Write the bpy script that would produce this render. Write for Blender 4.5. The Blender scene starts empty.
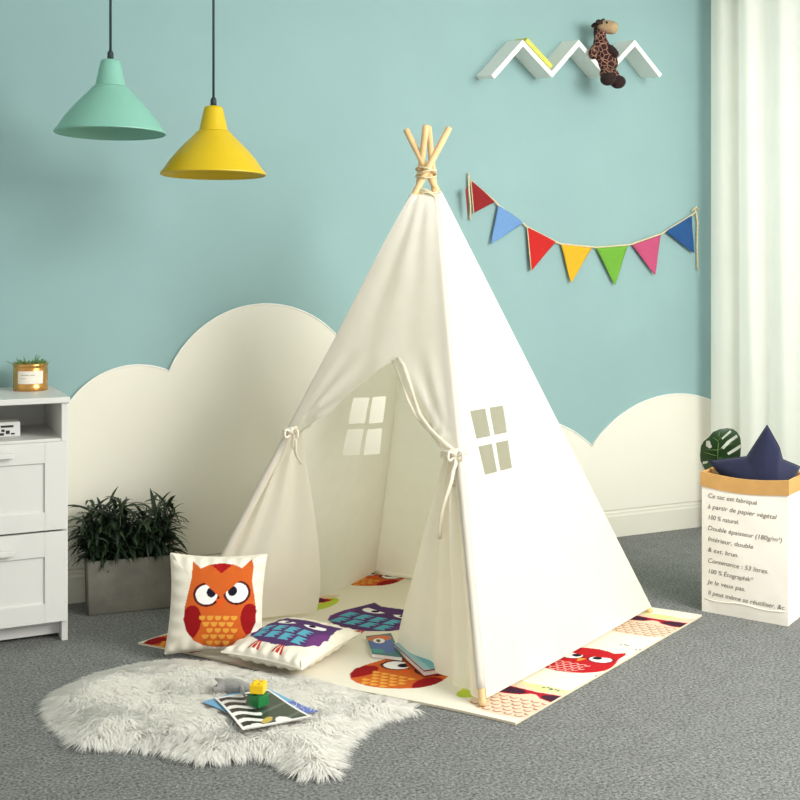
import bpy, bmesh, math, random
import numpy as np
from mathutils import Vector, Matrix, noise
from mathutils.geometry import delaunay_2d_cdt

random.seed(7)
rng = np.random.default_rng(7)
sc = bpy.context.scene
COL = sc.collection

# ------------------------------------------------------------------ camera model
TH = math.radians(25.5)
F, HZ, CH = 1120.0, 277.0, 1.2
ST, CT = math.sin(TH), math.cos(TH)
WY = 4.25                     # back wall plane
RX = 3.75                     # right wall plane
CEIL = 2.75


def W(xc, d, z):
    return Vector((d * ST + xc * CT, d * CT - xc * ST, z))


def U(px, py, d):
    return W((px - 400) / F * d, d, CH - (py - HZ) / F * d)


def G(px, py, z=0.0):
    return U(px, py, F * (CH - z) / (py - HZ))


def ONY(px, py, y):
    return U(px, py, y / (CT - (px - 400) / F * ST))


def proj(p):
    d = p.x * ST + p.y * CT
    xc = p.x * CT - p.y * ST
    return (400 + F * xc / d, HZ + F * (CH - p.z) / d)


FWD = Vector((ST, CT, 0))
RGT = Vector((CT, -ST, 0))
UP = Vector((0, 0, 1))


def lin(c):
    return tuple(((v / 255) / 12.92 if v / 255 <= 0.04045 else ((v / 255 + 0.055) / 1.055) ** 2.4) for v in c)


# ------------------------------------------------------------------ materials
def mat(name, rgb, rough=0.6, metal=0.0, var=0.06, vscale=8.0, bump=0.0, bscale=60.0, sheen=0.0,
        spec=0.5, coat=0.0, transl=0.0, attr=None, detail=4.0, bdist=0.004, tint=None):
    m = bpy.data.materials.new(name)
    m.use_nodes = True
    nt = m.node_tree
    nd = nt.nodes
    b = nd['Principled BSDF']
    b.inputs['Roughness'].default_value = rough
    b.inputs['Metallic'].default_value = metal
    b.inputs['Specular IOR Level'].default_value = spec
    b.inputs['Coat Weight'].default_value = coat
    if sheen:
        b.inputs['Sheen Weight'].default_value = sheen
        b.inputs['Sheen Roughness'].default_value = 0.5
    tc = nd.new('ShaderNodeTexCoord')
    nz = nd.new('ShaderNodeTexNoise')
    nz.inputs['Scale'].default_value = vscale
    nz.inputs['Detail'].default_value = detail
    nt.links.new(tc.outputs['Object'], nz.inputs['Vector'])
    mr = nd.new('ShaderNodeMapRange')
    mr.inputs['From Min'].default_value = 0.3
    mr.inputs['From Max'].default_value = 0.7
    mr.inputs['To Min'].default_value = 1 - var
    mr.inputs['To Max'].default_value = 1 + var
    nt.links.new(nz.outputs['Fac'], mr.inputs['Value'])
    mx = nd.new('ShaderNodeMix')
    mx.data_type = 'RGBA'
    mx.blend_type = 'MULTIPLY'
    mx.inputs['Factor'].default_value = 1.0
    if attr:
        at = nd.new('ShaderNodeAttribute')
        at.attribute_name = attr
        nt.links.new(at.outputs['Color'], mx.inputs['A'])
    else:
        mx.inputs['A'].default_value = (*lin(rgb), 1)
    nt.links.new(mr.outputs['Result'], mx.inputs['B'])
    nt.links.new(mx.outputs['Result'], b.inputs['Base Color'])
    if bump:
        n2 = nd.new('ShaderNodeTexNoise')
        n2.inputs['Scale'].default_value = bscale
        n2.inputs['Detail'].default_value = 3
        nt.links.new(tc.outputs['Object'], n2.inputs['Vector'])
        bp = nd.new('ShaderNodeBump')
        bp.inputs['Strength'].default_value = bump
        bp.inputs['Distance'].default_value = bdist
        nt.links.new(n2.outputs['Fac'], bp.inputs['Height'])
        nt.links.new(bp.outputs['Normal'], b.inputs['Normal'])
    if transl:
        out = nd['Material Output']
        tr = nd.new('ShaderNodeBsdfTranslucent')
        if tint:
            tm_ = nd.new('ShaderNodeMix')
            tm_.data_type = 'RGBA'
            tm_.blend_type = 'MULTIPLY'
            tm_.inputs['Factor'].default_value = 1.0
            tm_.inputs['B'].default_value = (*tint, 1)
            nt.links.new(mx.outputs['Result'], tm_.inputs['A'])
            nt.links.new(tm_.outputs['Result'], tr.inputs['Color'])
        else:
            nt.links.new(mx.outputs['Result'], tr.inputs['Color'])
        ms = nd.new('ShaderNodeMixShader')
        ms.inputs['Fac'].default_value = transl
        nt.links.new(b.outputs['BSDF'], ms.inputs[1])
        nt.links.new(tr.outputs['BSDF'], ms.inputs[2])
        nt.links.new(ms.outputs['Shader'], out.inputs['Surface'])
    return m


M = {}
M['teal_wall'] = mat('teal wall paint', (147, 179, 178), 0.75, var=0.025, vscale=3, bump=0.12, bscale=25, spec=0.25)
M['white_wall'] = mat('white wall paint', (235, 238, 228), 0.8, var=0.02, spec=0.2)
M['ceiling'] = mat('ceiling paint', (240, 240, 235), 0.85, var=0.01, spec=0.2)
M['cloud'] = mat('cream board paint', (236, 233, 218), 0.65, var=0.015, vscale=3, spec=0.25)
M['cloud_edge'] = mat('white board edge', (250, 248, 240), 0.6, var=0.01)
M['base'] = mat('baseboard paint', (226, 224, 208), 0.55, var=0.015)
M['white'] = mat('white lacquer', (223, 223, 217), 0.45, var=0.012, vscale=5)
M['white_in'] = mat('cabinet interior lacquer', (226, 224, 214), 0.55, var=0.02)
M['shelf'] = mat('shelf lacquer', (246, 246, 240), 0.5, var=0.01)
M['brass'] = mat('brass', (214, 160, 92), 0.28, 1.0, var=0.08, vscale=30)
M['paper'] = mat('label paper', (240, 232, 218), 0.8, var=0.02)
M['ink'] = mat('printing ink', (104, 96, 84), 0.8, var=0.05)
M['black'] = mat('black print', (30, 30, 30), 0.6, var=0.05)
M['soil'] = mat('soil', (52, 42, 32), 0.95, var=0.35, vscale=80, bump=0.8, bscale=90)
M['succulent'] = mat('succulent green', (98, 140, 78), 0.55, var=0.2, vscale=40)
M['leaf'] = mat('dark strap leaf green', (30, 46, 27), 0.5, var=0.35, vscale=14, transl=0.12)
M['leaf2'] = mat('mid strap leaf green', (52, 72, 44), 0.5, var=0.3, vscale=14, transl=0.12)
M['concrete'] = mat('grey concrete', (116, 114, 103), 0.85, var=0.24, vscale=9, bump=0.25, bscale=80)
M['canvas'] = mat('cotton canvas', (249, 246, 238), 0.9, var=0.012, vscale=20, bump=0.10, bscale=260, spec=0.1, transl=0.42, bdist=0.002, tint=(1.0, .975, .84))
M['canvas_hem'] = mat('cotton canvas sleeve', (244, 236, 216), 0.9, var=0.02, vscale=30, bump=0.12, bscale=200, spec=0.1, transl=0.1, bdist=0.002)
M['pole'] = mat('pale pine pole', (232, 196, 142), 0.55, var=0.10, vscale=25)
M['cord'] = mat('natural cord', (222, 205, 165), 0.85, var=0.12, vscale=120)
M['print'] = mat('printed cotton', (255, 255, 255), 0.88, var=0.02, vscale=120, bump=0.12, bscale=220, spec=0.12, attr='print', bdist=0.002)
M['gloss_print'] = mat('printed coated paper', (255, 255, 255), 0.35, var=0.01, vscale=60, attr='print')
M['mat_edge'] = mat('mat binding', (222, 210, 182), 0.9, var=0.05, vscale=50)
M['pages'] = mat('page block', (240, 236, 226), 0.8, var=0.06, vscale=120)
M['red_cover'] = mat('red cover', (150, 38, 34), 0.5, var=0.05)
M['hide'] = mat('sheepskin hide', (250, 248, 240), 0.95, var=0.04, vscale=30)
M['fur'] = mat('white fur', (253, 252, 247), 0.7, var=0.02, vscale=14, spec=0.2, transl=0.55)
M['plush_grey'] = mat('grey plush', (150, 148, 142), 0.95, var=0.12, vscale=60, bump=0.6, bscale=160, sheen=0.4)
M['toy_yellow'] = mat('yellow toy plastic', (250, 206, 22), 0.3, var=0.01)
M['toy_green'] = mat('green toy plastic', (26, 118, 58), 0.3, var=0.02)
M['teal_lamp'] = mat('mint enamel', (132, 190, 171), 0.42, var=0.01)
M['yellow_lamp'] = mat('yellow enamel', (216, 184, 10), 0.42, var=0.01)
M['cable'] = mat('dark cable', (34, 52, 54), 0.6, var=0.05)
M['bulb'] = mat('opal glass', (240, 240, 232), 0.25, var=0.01)
M['book_lime'] = mat('lime book cover', (206, 206, 84), 0.5, var=0.04)
M['kraft'] = mat('kraft paper', (206, 158, 92), 0.75, var=0.06, vscale=20, bump=0.15, bscale=60)
M['bag'] = mat('white kraft paper', (246, 240, 228), 0.7, var=0.025, vscale=14, bump=0.25, bscale=18)
M['bag_in'] = mat('brown paper lining', (168, 122, 70), 0.85, var=0.06)
M['navy'] = mat('navy fabric', (28, 34, 64), 0.92, var=0.10, vscale=40, bump=0.2, bscale=200, sheen=0.15)
M['monstera'] = mat('monstera leaf green', (34, 62, 28), 0.4, var=0.25, vscale=18, transl=0.08)
M['vein'] = mat('leaf vein', (106, 140, 74), 0.5, var=0.1)
M['curtain'] = mat('sheer curtain', (250, 251, 245), 0.9, var=0.012, vscale=6, spec=0.1, transl=0.5)
M['frame_white'] = mat('window frame paint', (244, 244, 240), 0.5, var=0.01)
M['tan_plush'] = mat('tan plush', (168, 140, 106), 0.95, var=0.12, vscale=60, bump=0.5, bscale=180)
M['nose_plush'] = mat('muzzle plush', (186, 162, 122), 0.95, var=0.06, vscale=60, bump=0.4, bscale=180)
M['brown_plush'] = mat('dark brown plush', (44, 26, 24), 0.95, var=0.2, vscale=60, bump=0.5, bscale=180)
for nm, c in dict(f_dred=(140, 22, 26), f_blue=(108, 150, 200), f_red=(196, 28, 24), f_yel=(222, 172, 30),
                  f_grn=(108, 168, 52), f_pink=(190, 76, 116), f_navy=(30, 80, 136)).items():
    M[nm] = mat('felt ' + nm[2:], c, 0.92, var=0.05, vscale=90, bump=0.2, bscale=250, sheen=0.1)


def giraffe_mat():
    m = mat('giraffe patch plush', (40, 24, 22), 0.95, var=0.1, vscale=60)
    nt = m.node_tree
    nd = nt.nodes
    tc = nd.new('ShaderNodeTexCoord')
    v = nd.new('ShaderNodeTexVoronoi')
    v.feature = 'DISTANCE_TO_EDGE'
    v.inputs['Scale'].default_value = 44
    nt.links.new(tc.outputs['Object'], v.inputs['Vector'])
    r = nd.new('ShaderNodeValToRGB')
    r.color_ramp.elements[0].position = 0.02
    r.color_ramp.elements[0].color = (*lin((172, 126, 102)), 1)
    r.color_ramp.elements[1].position = 0.075
    r.color_ramp.elements[1].color = (*lin((52, 22, 24)), 1)
    nt.links.new(v.outputs['Distance'], r.inputs['Fac'])
    nt.links.new(r.outputs['Color'], nd['Principled BSDF'].inputs['Base Color'])
    return m


M['giraffe'] = giraffe_mat()


def carpet_mat():
    m = mat('grey loop carpet', (128, 130, 128), 0.95, var=0.05, spec=0.1)
    nt = m.node_tree
    nd = nt.nodes
    tc = nd.new('ShaderNodeTexCoord')
    n1 = nd.new('ShaderNodeTexNoise')
    n1.inputs['Scale'].default_value = 120
    n1.inputs['Detail'].default_value = 6
    n1.inputs['Roughness'].default_value = 0.7
    n2 = nd.new('ShaderNodeTexNoise')
    n2.inputs['Scale'].default_value = 14
    n2.inputs['Detail'].default_value = 4
    for n in (n1, n2):
        nt.links.new(tc.outputs['Object'], n.inputs['Vector'])
    r = nd.new('ShaderNodeValToRGB')
    r.color_ramp.elements[0].position = 0.34
    r.color_ramp.elements[0].color = (*lin((82, 84, 80)), 1)
    r.color_ramp.elements[1].position = 0.66
    r.color_ramp.elements[1].color = (*lin((176, 178, 175)), 1)
    nt.links.new(n1.outputs['Fac'], r.inputs['Fac'])
    mr = nd.new('ShaderNodeMapRange')
    mr.inputs['From Min'].default_value = 0.3
    mr.inputs['From Max'].default_value = 0.7
    mr.inputs['To Min'].default_value = 0.92
    mr.inputs['To Max'].default_value = 1.08
    nt.links.new(n2.outputs['Fac'], mr.inputs['Value'])
    mx = nd.new('ShaderNodeMix')
    mx.data_type = 'RGBA'
    mx.blend_type = 'MULTIPLY'
    mx.inputs['Factor'].default_value = 1
    nt.links.new(r.outputs['Color'], mx.inputs['A'])
    nt.links.new(mr.outputs['Result'], mx.inputs['B'])
    b = nd['Principled BSDF']
    nt.links.new(mx.outputs['Result'], b.inputs['Base Color'])
    bp = nd.new('ShaderNodeBump')
    bp.inputs['Strength'].default_value = 0.9
    bp.inputs['Distance'].default_value = 0.012
    nt.links.new(n1.outputs['Fac'], bp.inputs['Height'])
    nt.links.new(bp.outputs['Normal'], b.inputs['Normal'])
    return m


M['carpet'] = carpet_mat()
gm = bpy.data.materials.new('window glass')
gm.use_nodes = True
_nt = gm.node_tree
_g = _nt.nodes.new('ShaderNodeBsdfGlass')
_g.inputs['IOR'].default_value = 1.02
_g.inputs['Roughness'].default_value = 0.0
_nt.links.new(_g.outputs[0], _nt.nodes['Material Output'].inputs['Surface'])
M['glass'] = gm

# ------------------------------------------------------------------ object helpers
WL = {}


def tag(o, label=None, cat=None, group=None, kind=None):
    if label: o['label'] = label
    if cat: o['category'] = cat
    if group: o['group'] = group
    if kind: o['kind'] = kind
    return o


def thing(name, loc, label, cat, group=None):
    o = bpy.data.objects.new(name, None)
    o.empty_display_size = 0.1
    COL.objects.link(o)
    o.location = loc
    WL[o.name] = Vector(loc)
    return tag(o, label, cat, group)


class MB:
    def __init__(s):
        s.v, s.f, s.mi = [], [], []

    def add(s, v, f, mi=0):
        k = len(s.v)
        s.v += [Vector(p) for p in v]
        s.f += [tuple(i + k for i in q) for q in f]
        s.mi += [mi] * len(f)
        return s

    def box(s, c, size, ex=Vector((1, 0, 0)), ey=Vector((0, 1, 0)), ez=UP, mi=0):
        c = Vector(c)
        a, b, h = [x / 2 for x in size]
        v = [c + ex * (sx * a) + ey * (sy * b) + ez * (sz * h) for sz in (-1, 1) for sy in (-1, 1) for sx in (-1, 1)]
        return s.add(v, [(0, 2, 3, 1), (4, 5, 7, 6), (0, 1, 5, 4), (2, 6, 7, 3), (0, 4, 6, 2), (1, 3, 7, 5)], mi)

    def bx(s, x0, x1, y0, y1, z0, z1, mi=0):
        return s.box(((x0 + x1) / 2, (y0 + y1) / 2, (z0 + z1) / 2), (x1 - x0, y1 - y0, z1 - z0), mi=mi)

    def tube(s, pts, r, n=12, mi=0, cap=True, flat=1.0):
        pts = [Vector(p) for p in pts]
        rs = r if isinstance(r, (list, tuple)) else [r] * len(pts)
        v, f = [], []
        t0 = (pts[1] - pts[0]).normalized()
        up = UP if abs(t0.z) < 0.9 else Vector((1, 0, 0))
        nrm = (up - t0 * up.dot(t0)).normalized()
        for i, p in enumerate(pts):
            t = (pts[min(i + 1, len(pts) - 1)] - pts[max(i - 1, 0)]).normalized()
            nrm = (nrm - t * nrm.dot(t)).normalized()
            bi = t.cross(nrm)
            for k in range(n):
                a = 2 * math.pi * k / n
                v.append(p + nrm * (math.cos(a) * rs[i]) + bi * (math.sin(a) * rs[i] * flat))
        for i in range(len(pts) - 1):
            for k in range(n):
                f.append((i * n + k, i * n + (k + 1) % n, (i + 1) * n + (k + 1) % n, (i + 1) * n + k))
        if cap:
            f.append(tuple(range(n - 1, -1, -1)))
            f.append(tuple((len(pts) - 1) * n + k for k in range(n)))
        return s.add(v, f, mi)

    def lathe(s, prof, c, n=48, mi=0, ax=UP):
        c = Vector(c)
        v, f = [], []
        for (r, z) in prof:
            for k in range(n):
                a = 2 * math.pi * k / n
                v.append(c + Vector((r * math.cos(a), r * math.sin(a), z)))
        for i in range(len(prof) - 1):
            for k in range(n):
                f.append((i * n + k, i * n + (k + 1) % n, (i + 1) * n + (k + 1) % n, (i + 1) * n + k))
        return s.add(v, f, mi)

    def prism(s, poly, d, mi=0, mi_side=None):
        """poly: 3-D points of one face, d: extrusion vector"""
        n = len(poly)
        d = Vector(d)
        v = [Vector(p) for p in poly] + [Vector(p) + d for p in poly]
        s.add(v, [tuple(range(n)), tuple(range(2 * n - 1, n - 1, -1))], mi)
        k = len(s.v) - 2 * n
        ms = mi if mi_side is None else mi_side
        for i in range(n):
            j = (i + 1) % n
            s.f.append((k + i, k + n + i, k + n + j, k + j))
            s.mi.append(ms)
        return s

    def sphere(s, c, r, n=16, m=10, ex=Vector((1, 0, 0)), ey=Vector((0, 1, 0)), ez=UP, mi=0):
        c = Vector(c)
        if not isinstance(r, (list, tuple)): r = (r, r, r)
        v, f = [], []
        for i in range(m + 1):
            ph = math.pi * i / m
            for k in range(n):
                a = 2 * math.pi * k / n
                v.append(c + ex * (r[0] * math.sin(ph) * math.cos(a)) + ey * (r[1] * math.sin(ph) * math.sin(a)) + ez * (r[2] * math.cos(ph)))
        for i in range(m):
            for k in range(n):
                f.append((i * n + k, (i + 1) * n + k, (i + 1) * n + (k + 1) % n, i * n + (k + 1) % n))
        return s.add(v, f, mi)

    def grid(s, fn, nu, nv, mi=0):
        v = [fn(i / nu, j / nv) for j in range(nv + 1) for i in range(nu + 1)]
        f = [(j * (nu + 1) + i, j * (nu + 1) + i + 1, (j + 1) * (nu + 1) + i + 1, (j + 1) * (nu + 1) + i)
             for j in range(nv) for i in range(nu)]
        return s.add(v, f, mi)

    def build(s, name, mats, parent=None, smooth=False, bevel=0, loc=None, label=None, solid=0, sub=0, fixn=True, merge=0):
        if not isinstance(mats, (list, tuple)): mats = [mats]
        me = bpy.data.meshes.new(name)
        o = bpy.data.objects.new(name, me)
        COL.objects.link(o)
        if parent is not None:
            org = WL[parent.name]
            o.parent = parent
        else:
            org = Vector(loc) if loc is not None else Vector((0, 0, 0))
            o.location = org
        WL[o.name] = org.copy()
        me.from_pydata([p - org for p in s.v], [], s.f)
        for m in mats: me.materials.append(m)
        me.polygons.foreach_set('material_index', s.mi)
        if fixn or merge:
            bm = bmesh.new()
            bm.from_mesh(me)
            if merge: bmesh.ops.remove_doubles(bm, verts=bm.verts, dist=merge)
            if fixn: bmesh.ops.recalc_face_normals(bm, faces=bm.faces)
            bm.to_mesh(me)
            bm.free()
        me.polygons.foreach_set('use_smooth', [smooth] * len(me.polygons))
        if bevel:
            b = o.modifiers.new('bevel', 'BEVEL')
            b.width = bevel
            b.segments = 2
            b.limit_method = 'ANGLE'
        if solid:
            b = o.modifiers.new('thickness', 'SOLIDIFY')
            b.thickness = solid
            b.offset = 0
        if sub:
            b = o.modifiers.new('subdivision', 'SUBSURF')
            b.levels = sub
            b.render_levels = sub
        me.update()
        if label: o['label'] = label
        return o


def struct(name, mb, mats, **k):
    return tag(mb.build(name, mats, **k), kind='structure')


def set_print(o, cols):
    a = o.data.attributes.new('print', 'FLOAT_COLOR', 'POINT')
    c = np.ones((len(o.data.vertices), 4), np.float32)
    c[:len(cols), :3] = cols
    a.data.foreach_set('color', c.ravel())


# ------------------------------------------------------------------ 2-D print painter
class Paint:
    def __init__(s, u, v, bg):
        s.u, s.v = u, v
        s.c = np.tile(np.array(lin(bg), np.float32), (u.size, 1))

    def m_poly(s, pts):
        inside = np.zeros(s.u.size, bool)
        n = len(pts)
        for i in range(n):
            x0, y0 = pts[i]
            x1, y1 = pts[(i + 1) % n]
            if y0 == y1: continue
            c = ((y0 > s.v) != (y1 > s.v)) & (s.u < (x1 - x0) * (s.v - y0) / (y1 - y0) + x0)
            inside ^= c
        return inside

    def m_ell(s, cx, cy, rx, ry, rot=0.0):
        a, b = s.u - cx, s.v - cy
        c, t = math.cos(rot), math.sin(rot)
        return ((a * c + b * t) / rx) ** 2 + ((-a * t + b * c) / ry) ** 2 < 1

    def fill(s, m, col):
        s.c[m] = lin(col)


def owl_angry(P, cx, cy, k, ax=(1, 0), pal='orange', brow=True):
    """owl in pixel units of the drawing (x right, y down), mapped on P around cx,cy with scale k"""
    pal_ = dict(orange=dict(body=(206, 98, 40), crown=(168, 26, 28), wing=(150, 22, 26), scal=(226, 162, 66), ring=(84, 28, 32)),
                red=dict(body=(186, 28, 36), crown=(186, 28, 36), wing=(186, 28, 36), scal=(244, 190, 180), ring=(120, 18, 40)))[pal]
    u0, v0 = P.u, P.v
    P.u = 250 + (u0 - cx) / k
    P.v = 240 - (v0 - cy) / k
    body = P.m_poly([(130, 58), (162, 88), (200, 70), (250, 62), (300, 70), (335, 86), (370, 52), (382, 80), (382, 140), (397, 200),
                     (408, 260), (405, 310), (385, 350), (340, 388), (290, 411), (240, 416), (190, 408), (150, 387), (115, 347),
                     (98, 300), (100, 250), (112, 190), (125, 130)])
    P.fill(body, pal_['body'])
    P.fill(body & P.m_poly([(192, 60), (250, 50), (308, 60), (250, 106)]), pal_['crown'])
    P.fill(body & (P.m_ell(128, 312, 46, 72, 0.15) | P.m_ell(386, 302, 44, 70, -0.15)), pal_['wing'])
    for r in range(5):
        for q in range(6):
            x = 178 + q * 34 + (17 if r % 2 else 0)
            y = 286 + r * 26
            if abs(x - 250) < 92 - r * 12:
                if pal == 'orange':
                    P.fill(body & P.m_ell(x, y, 14, 16) & (P.v > y - 3), pal_['scal'])
                else:
                    P.fill(body & P.m_ell(x, y, 14, 16) & ~P.m_ell(x, y - 3, 10, 12) & (P.v > y - 3), pal_['scal'])
    for (ex, ey, pxx, pyy, sg) in ((192, 196, 212, 182, 1), (322, 188, 302, 176, -1)):
        cut = (P.v - (156 if sg > 0 else 150)) > .87 * sg * (P.u - (192 if sg > 0 else 316))
        if pal == 'red': cut = (P.v - (ey - 30)) > sg * 0.15 * (P.u - ex)
        P.fill(P.m_ell(ex, ey, 58, 50) & cut, pal_['ring'])
        P.fill(P.m_ell(ex, ey, 47, 41) & cut, (248, 246, 240))
        P.fill(P.m_ell(pxx, pyy + 4, 20, 21) & P.m_ell(ex, ey, 50, 44) & cut, (30, 26, 40))
    P.fill(P.m_poly([(232, 214), (270, 212), (252, 262)]), (222, 92, 34) if pal == 'orange' else (240, 150, 60))
    P.u, P.v = u0, v0


def owl_purple(P, cx, cy, k):
    u0, v0 = P.u, P.v
    P.u = 250 + (u0 - cx) / k
    P.v = 240 - (v0 - cy) / k
    pur = (86, 58, 104)
    body = P.m_poly([(110, 60), (165, 92), (250, 84), (335, 92), (395, 55), (402, 130), (420, 210), (418, 290), (385, 345), (320, 385),
                     (250, 395), (180, 385), (115, 345), (84, 290), (80, 210), (98, 130)])
    P.fill(body, pur)
    P.fill(body & (P.m_ell(92, 270, 40, 90, 0.1) | P.m_ell(410, 270, 40, 90, -0.1)), (110, 60, 120))
    for r in range(2):
        for q in range(4):
            x = 138 + q * 64 + (14 if r % 2 else 0)
            y = 226 + r * 74
            P.fill(body & P.m_poly([(x - 26, y - 12), (x + 30, y - 10), (x + 2, y + 6), (x + 28, y + 14), (x + 2, y + 26), (x + 24, y + 44), (x - 26, y + 52)]), (92, 172, 194))
    for (ex, sg) in ((180, 1), (320, -1)):
        P.fill(body & P.m_ell(ex, 150, 52, 34) & (P.v > 150 + sg * 0.3 * (P.u - ex) - 6), (244, 242, 240))
        P.fill(body & P.m_ell(ex + 8 * sg, 160, 16, 14), (40, 26, 50))
    for fx in (190, 300):
        for d in (-20, 0, 20):
            P.fill(P.m_poly([(fx + d * .4 - 4, 388), (fx + d * .4 + 4, 388), (fx + d + 6, 436), (fx + d - 6, 436)]), (192, 60, 50))
    P.u, P.v = u0, v0


def owl_shades(P, cx, cy, k):
    u0, v0 = P.u, P.v
    P.u = 250 + (u0 - cx) / k
    P.v = 240 - (v0 - cy) / k
    body = P.m_poly([(120, 62), (180, 96), (250, 86), (320, 96), (380, 60), (400, 150), (412, 260), (385, 350), (320, 396), (250, 404),
                     (180, 396), (115, 350), (90, 260), (102, 150)])
    P.fill(body, (226, 204, 178))
    P.fill(P.m_ell(88, 220, 50, 110, 0.2) & (P.v > 90), (188, 208, 72))
    P.fill(P.m_ell(412, 220, 50, 110, -0.2) & (P.v > 90), (188, 208, 72))
    P.fill(body & P.m_poly([(150, 96), (250, 60), (350, 96), (250, 150)]), (214, 222, 150))
    for r in range(6):
        for q in range(7):
            x = 136 + q * 38 + (19 if r % 2 else 0)
            y = 236 + r * 27
            P.fill(body & P.m_ell(x, y, 15, 16) & ~P.m_ell(x, y - 4, 12, 12) & (P.v > y - 2), (176, 120, 96))
    P.fill(P.m_poly([(92, 140), (236, 156), (264, 156), (408, 140), (400, 206), (340, 222), (286, 206), (262, 182), (238, 182), (214, 206),
                     (160, 222), (100, 206)]), (178, 24, 44))
    P.fill(P.m_ell(165, 182, 56, 28) | P.m_ell(335, 182, 56, 28), (66, 34, 54))
    P.u, P.v = u0, v0


# ================================================================== SETTING
struct('floor', MB().bx(-2.6, RX + 0.15, -1.2, WY + 0.15, -0.08, 0.0), M['carpet'])
struct('wall_back', MB().bx(-2.6, RX + 0.15, WY, WY + 0.12, 0.0, CEIL), M['teal_wall'])
struct('ceiling', MB().bx(-2.6, RX + 0.15, 0.6, WY + 0.12, CEIL, CEIL + 0.1), M['ceiling'])
# right wall with a window opening
wy0, wy1, wz0, wz1 = 2.2, 4.13, 0.25, 2.55
wr = MB()
wr.bx(RX, RX + 0.12, 1.9, wy0, 0, CEIL).bx(RX, RX + 0.12, wy1, WY, 0, CEIL)
wr.bx(RX, RX + 0.12, wy0, wy1, 0, wz0).bx(RX, RX + 0.12, wy0, wy1, wz1, CEIL)
struct('wall_right', wr, M['white_wall'])
wf = MB()
for (a, b, c, d) in ((wy0, wy1, wz0, wz0 + .06), (wy0, wy1, wz1 - .06, wz1), (wy0, wy0 + .06, wz0, wz1), (wy1 - .06, wy1, wz0, wz1),
                     ((wy0 + wy1) / 2 - .03, (wy0 + wy1) / 2 + .03, wz0, wz1)):
    wf.bx(RX + .03, RX + .09, a, b, c, d)
win = struct('window_1', wf, M['frame_white'], bevel=0.004)
MB().bx(RX + .055, RX + .061, wy0 + .03, wy1 - .03, wz0 + .03, wz1 - .03).build('glass_pane', M['glass'], win)

# skirting board with a small moulded top
prof = [(0, 0), (-.016, 0), (-.016, .095), (-.013, .103), (-.013, .112), (-.006, .122), (0, .124)]
bb = MB()
bb.prism([Vector((-2.6, WY + a, z)) for a, z in prof], (RX + 2.6, 0, 0))
struct('baseboard_back', bb, M['base'])


# ------------------------------------------------------------------ cloud boards
def arc_px(p0, top, p1, n=28):
    """circle-like arc through three wall points given as pixels"""
    A, B, C = [ONY(*q, WY - .012) for q in (p0, top, p1)]
    ax, az, bx, bz, cx, cz = A.x, A.z, B.x, B.z, C.x, C.z
    d = 2 * (ax * (bz - cz) + bx * (cz - az) + cx * (az - bz))
    ux = ((ax ** 2 + az ** 2) * (bz - cz) + (bx ** 2 + bz ** 2) * (cz - az) + (cx ** 2 + cz ** 2) * (az - bz)) / d
    uz = ((ax ** 2 + az ** 2) * (cx - bx) + (bx ** 2 + bz ** 2) * (ax - cx) + (cx ** 2 + cz ** 2) * (bx - ax)) / d
    r = math.hypot(ax - ux, az - uz)
    a0 = math.atan2(az - uz, ax - ux)
    a1 = math.atan2(cz - uz, cx - ux)
    if a0 < -math.pi / 2: a0 += 2 * math.pi
    return [Vector((ux + r * math.cos(a0 + (a1 - a0) * i / n), WY - .012, uz + r * math.sin(a0 + (a1 - a0) * i / n))) for i in range(n + 1)]


def cloud(arcs, x_left, x_right, label):
    pts = []
    for a in arcs: pts += arc_px(*a)
    z0 = .125
    L = [Vector((x_left, WY - .012, z0))] + pts + [Vector((x_right, WY - .012, z0))]
    base = Vector(((x_left + x_right) / 2, WY, z0))
    o = MB().prism(L, (0, .0119, 0), 0, 1).build('cloud_panel', [M['cloud'], M['cloud_edge']], loc=base)
    MB().tube([p + Vector((0, -.001, 0)) for p in pts], .0030, 8).build('edging', M['cloud_edge'], o, smooth=True)
    return tag(o, label, 'wall panel', 'cloud shaped wall panels')


ps = ONY(430, 470, WY).x
cloud([((0, 470), (22, 440), (67, 407)) if False else ((-40, 520), (8, 452), (62, 412)), ((66, 408), (139, 365), (169, 371)),
       ((169, 371), (264, 304), (345, 346)), ((345, 346), (390, 330), (430, 380))],
      ONY(-40, 520, WY).x, ONY(430, 380, WY).x, 'cream cloud board on the wall behind planter and left of the tent')
cloud([((430, 470), (520, 418), (592, 446)), ((592, 446), (678, 394), (745, 425))],
      ONY(430, 470, WY).x, ONY(745, 425, WY).x - .0, 'lower cream cloud board on the wall between tent and curtain')

# ------------------------------------------------------------------ curtain
ct = MB()


def curt(u, v):
    y = 4.185 - 1.385 * u
    z = .015 + (2.66 - .015) * v
    sway = (1 - v)
    ph = u * 2 * math.pi * 6.5 + 1.1 * math.sin(u * 7)
    amp = .022 + .010 * math.sin(u * 9 + 1)
    x = RX - .13 + amp * math.cos(ph + .5 * math.sin(3 * u)) + .006 * math.sin(ph * 2.3 + v * 1.5)
    y += .012 * math.sin(ph * 1.0) + .012 * sway * math.sin(ph * .5) - .012 * sway
    return Vector((x, y, z))


tc_ = thing('curtain', (RX - .13, 3.47, 0), 'white sheer floor length curtain hanging at the right of the teal wall', 'curtain')
ct.grid(curt, 260, 12)
ct.build('curtain_sheet', M['curtain'], tc_, smooth=True, solid=.0012, fixn=False)
MB().tube([(RX - .13, 4.2, 2.68), (RX - .13, 2.6, 2.68)], .014, 14).build('curtain_rod', M['frame_white'], tc_, smooth=True)
for yy in (4.17, 2.64):
    MB().bx(RX - .14, RX, yy - .012, yy + .012, 2.668, 2.692).build('rod_bracket', M['frame_white'], tc_)

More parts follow.
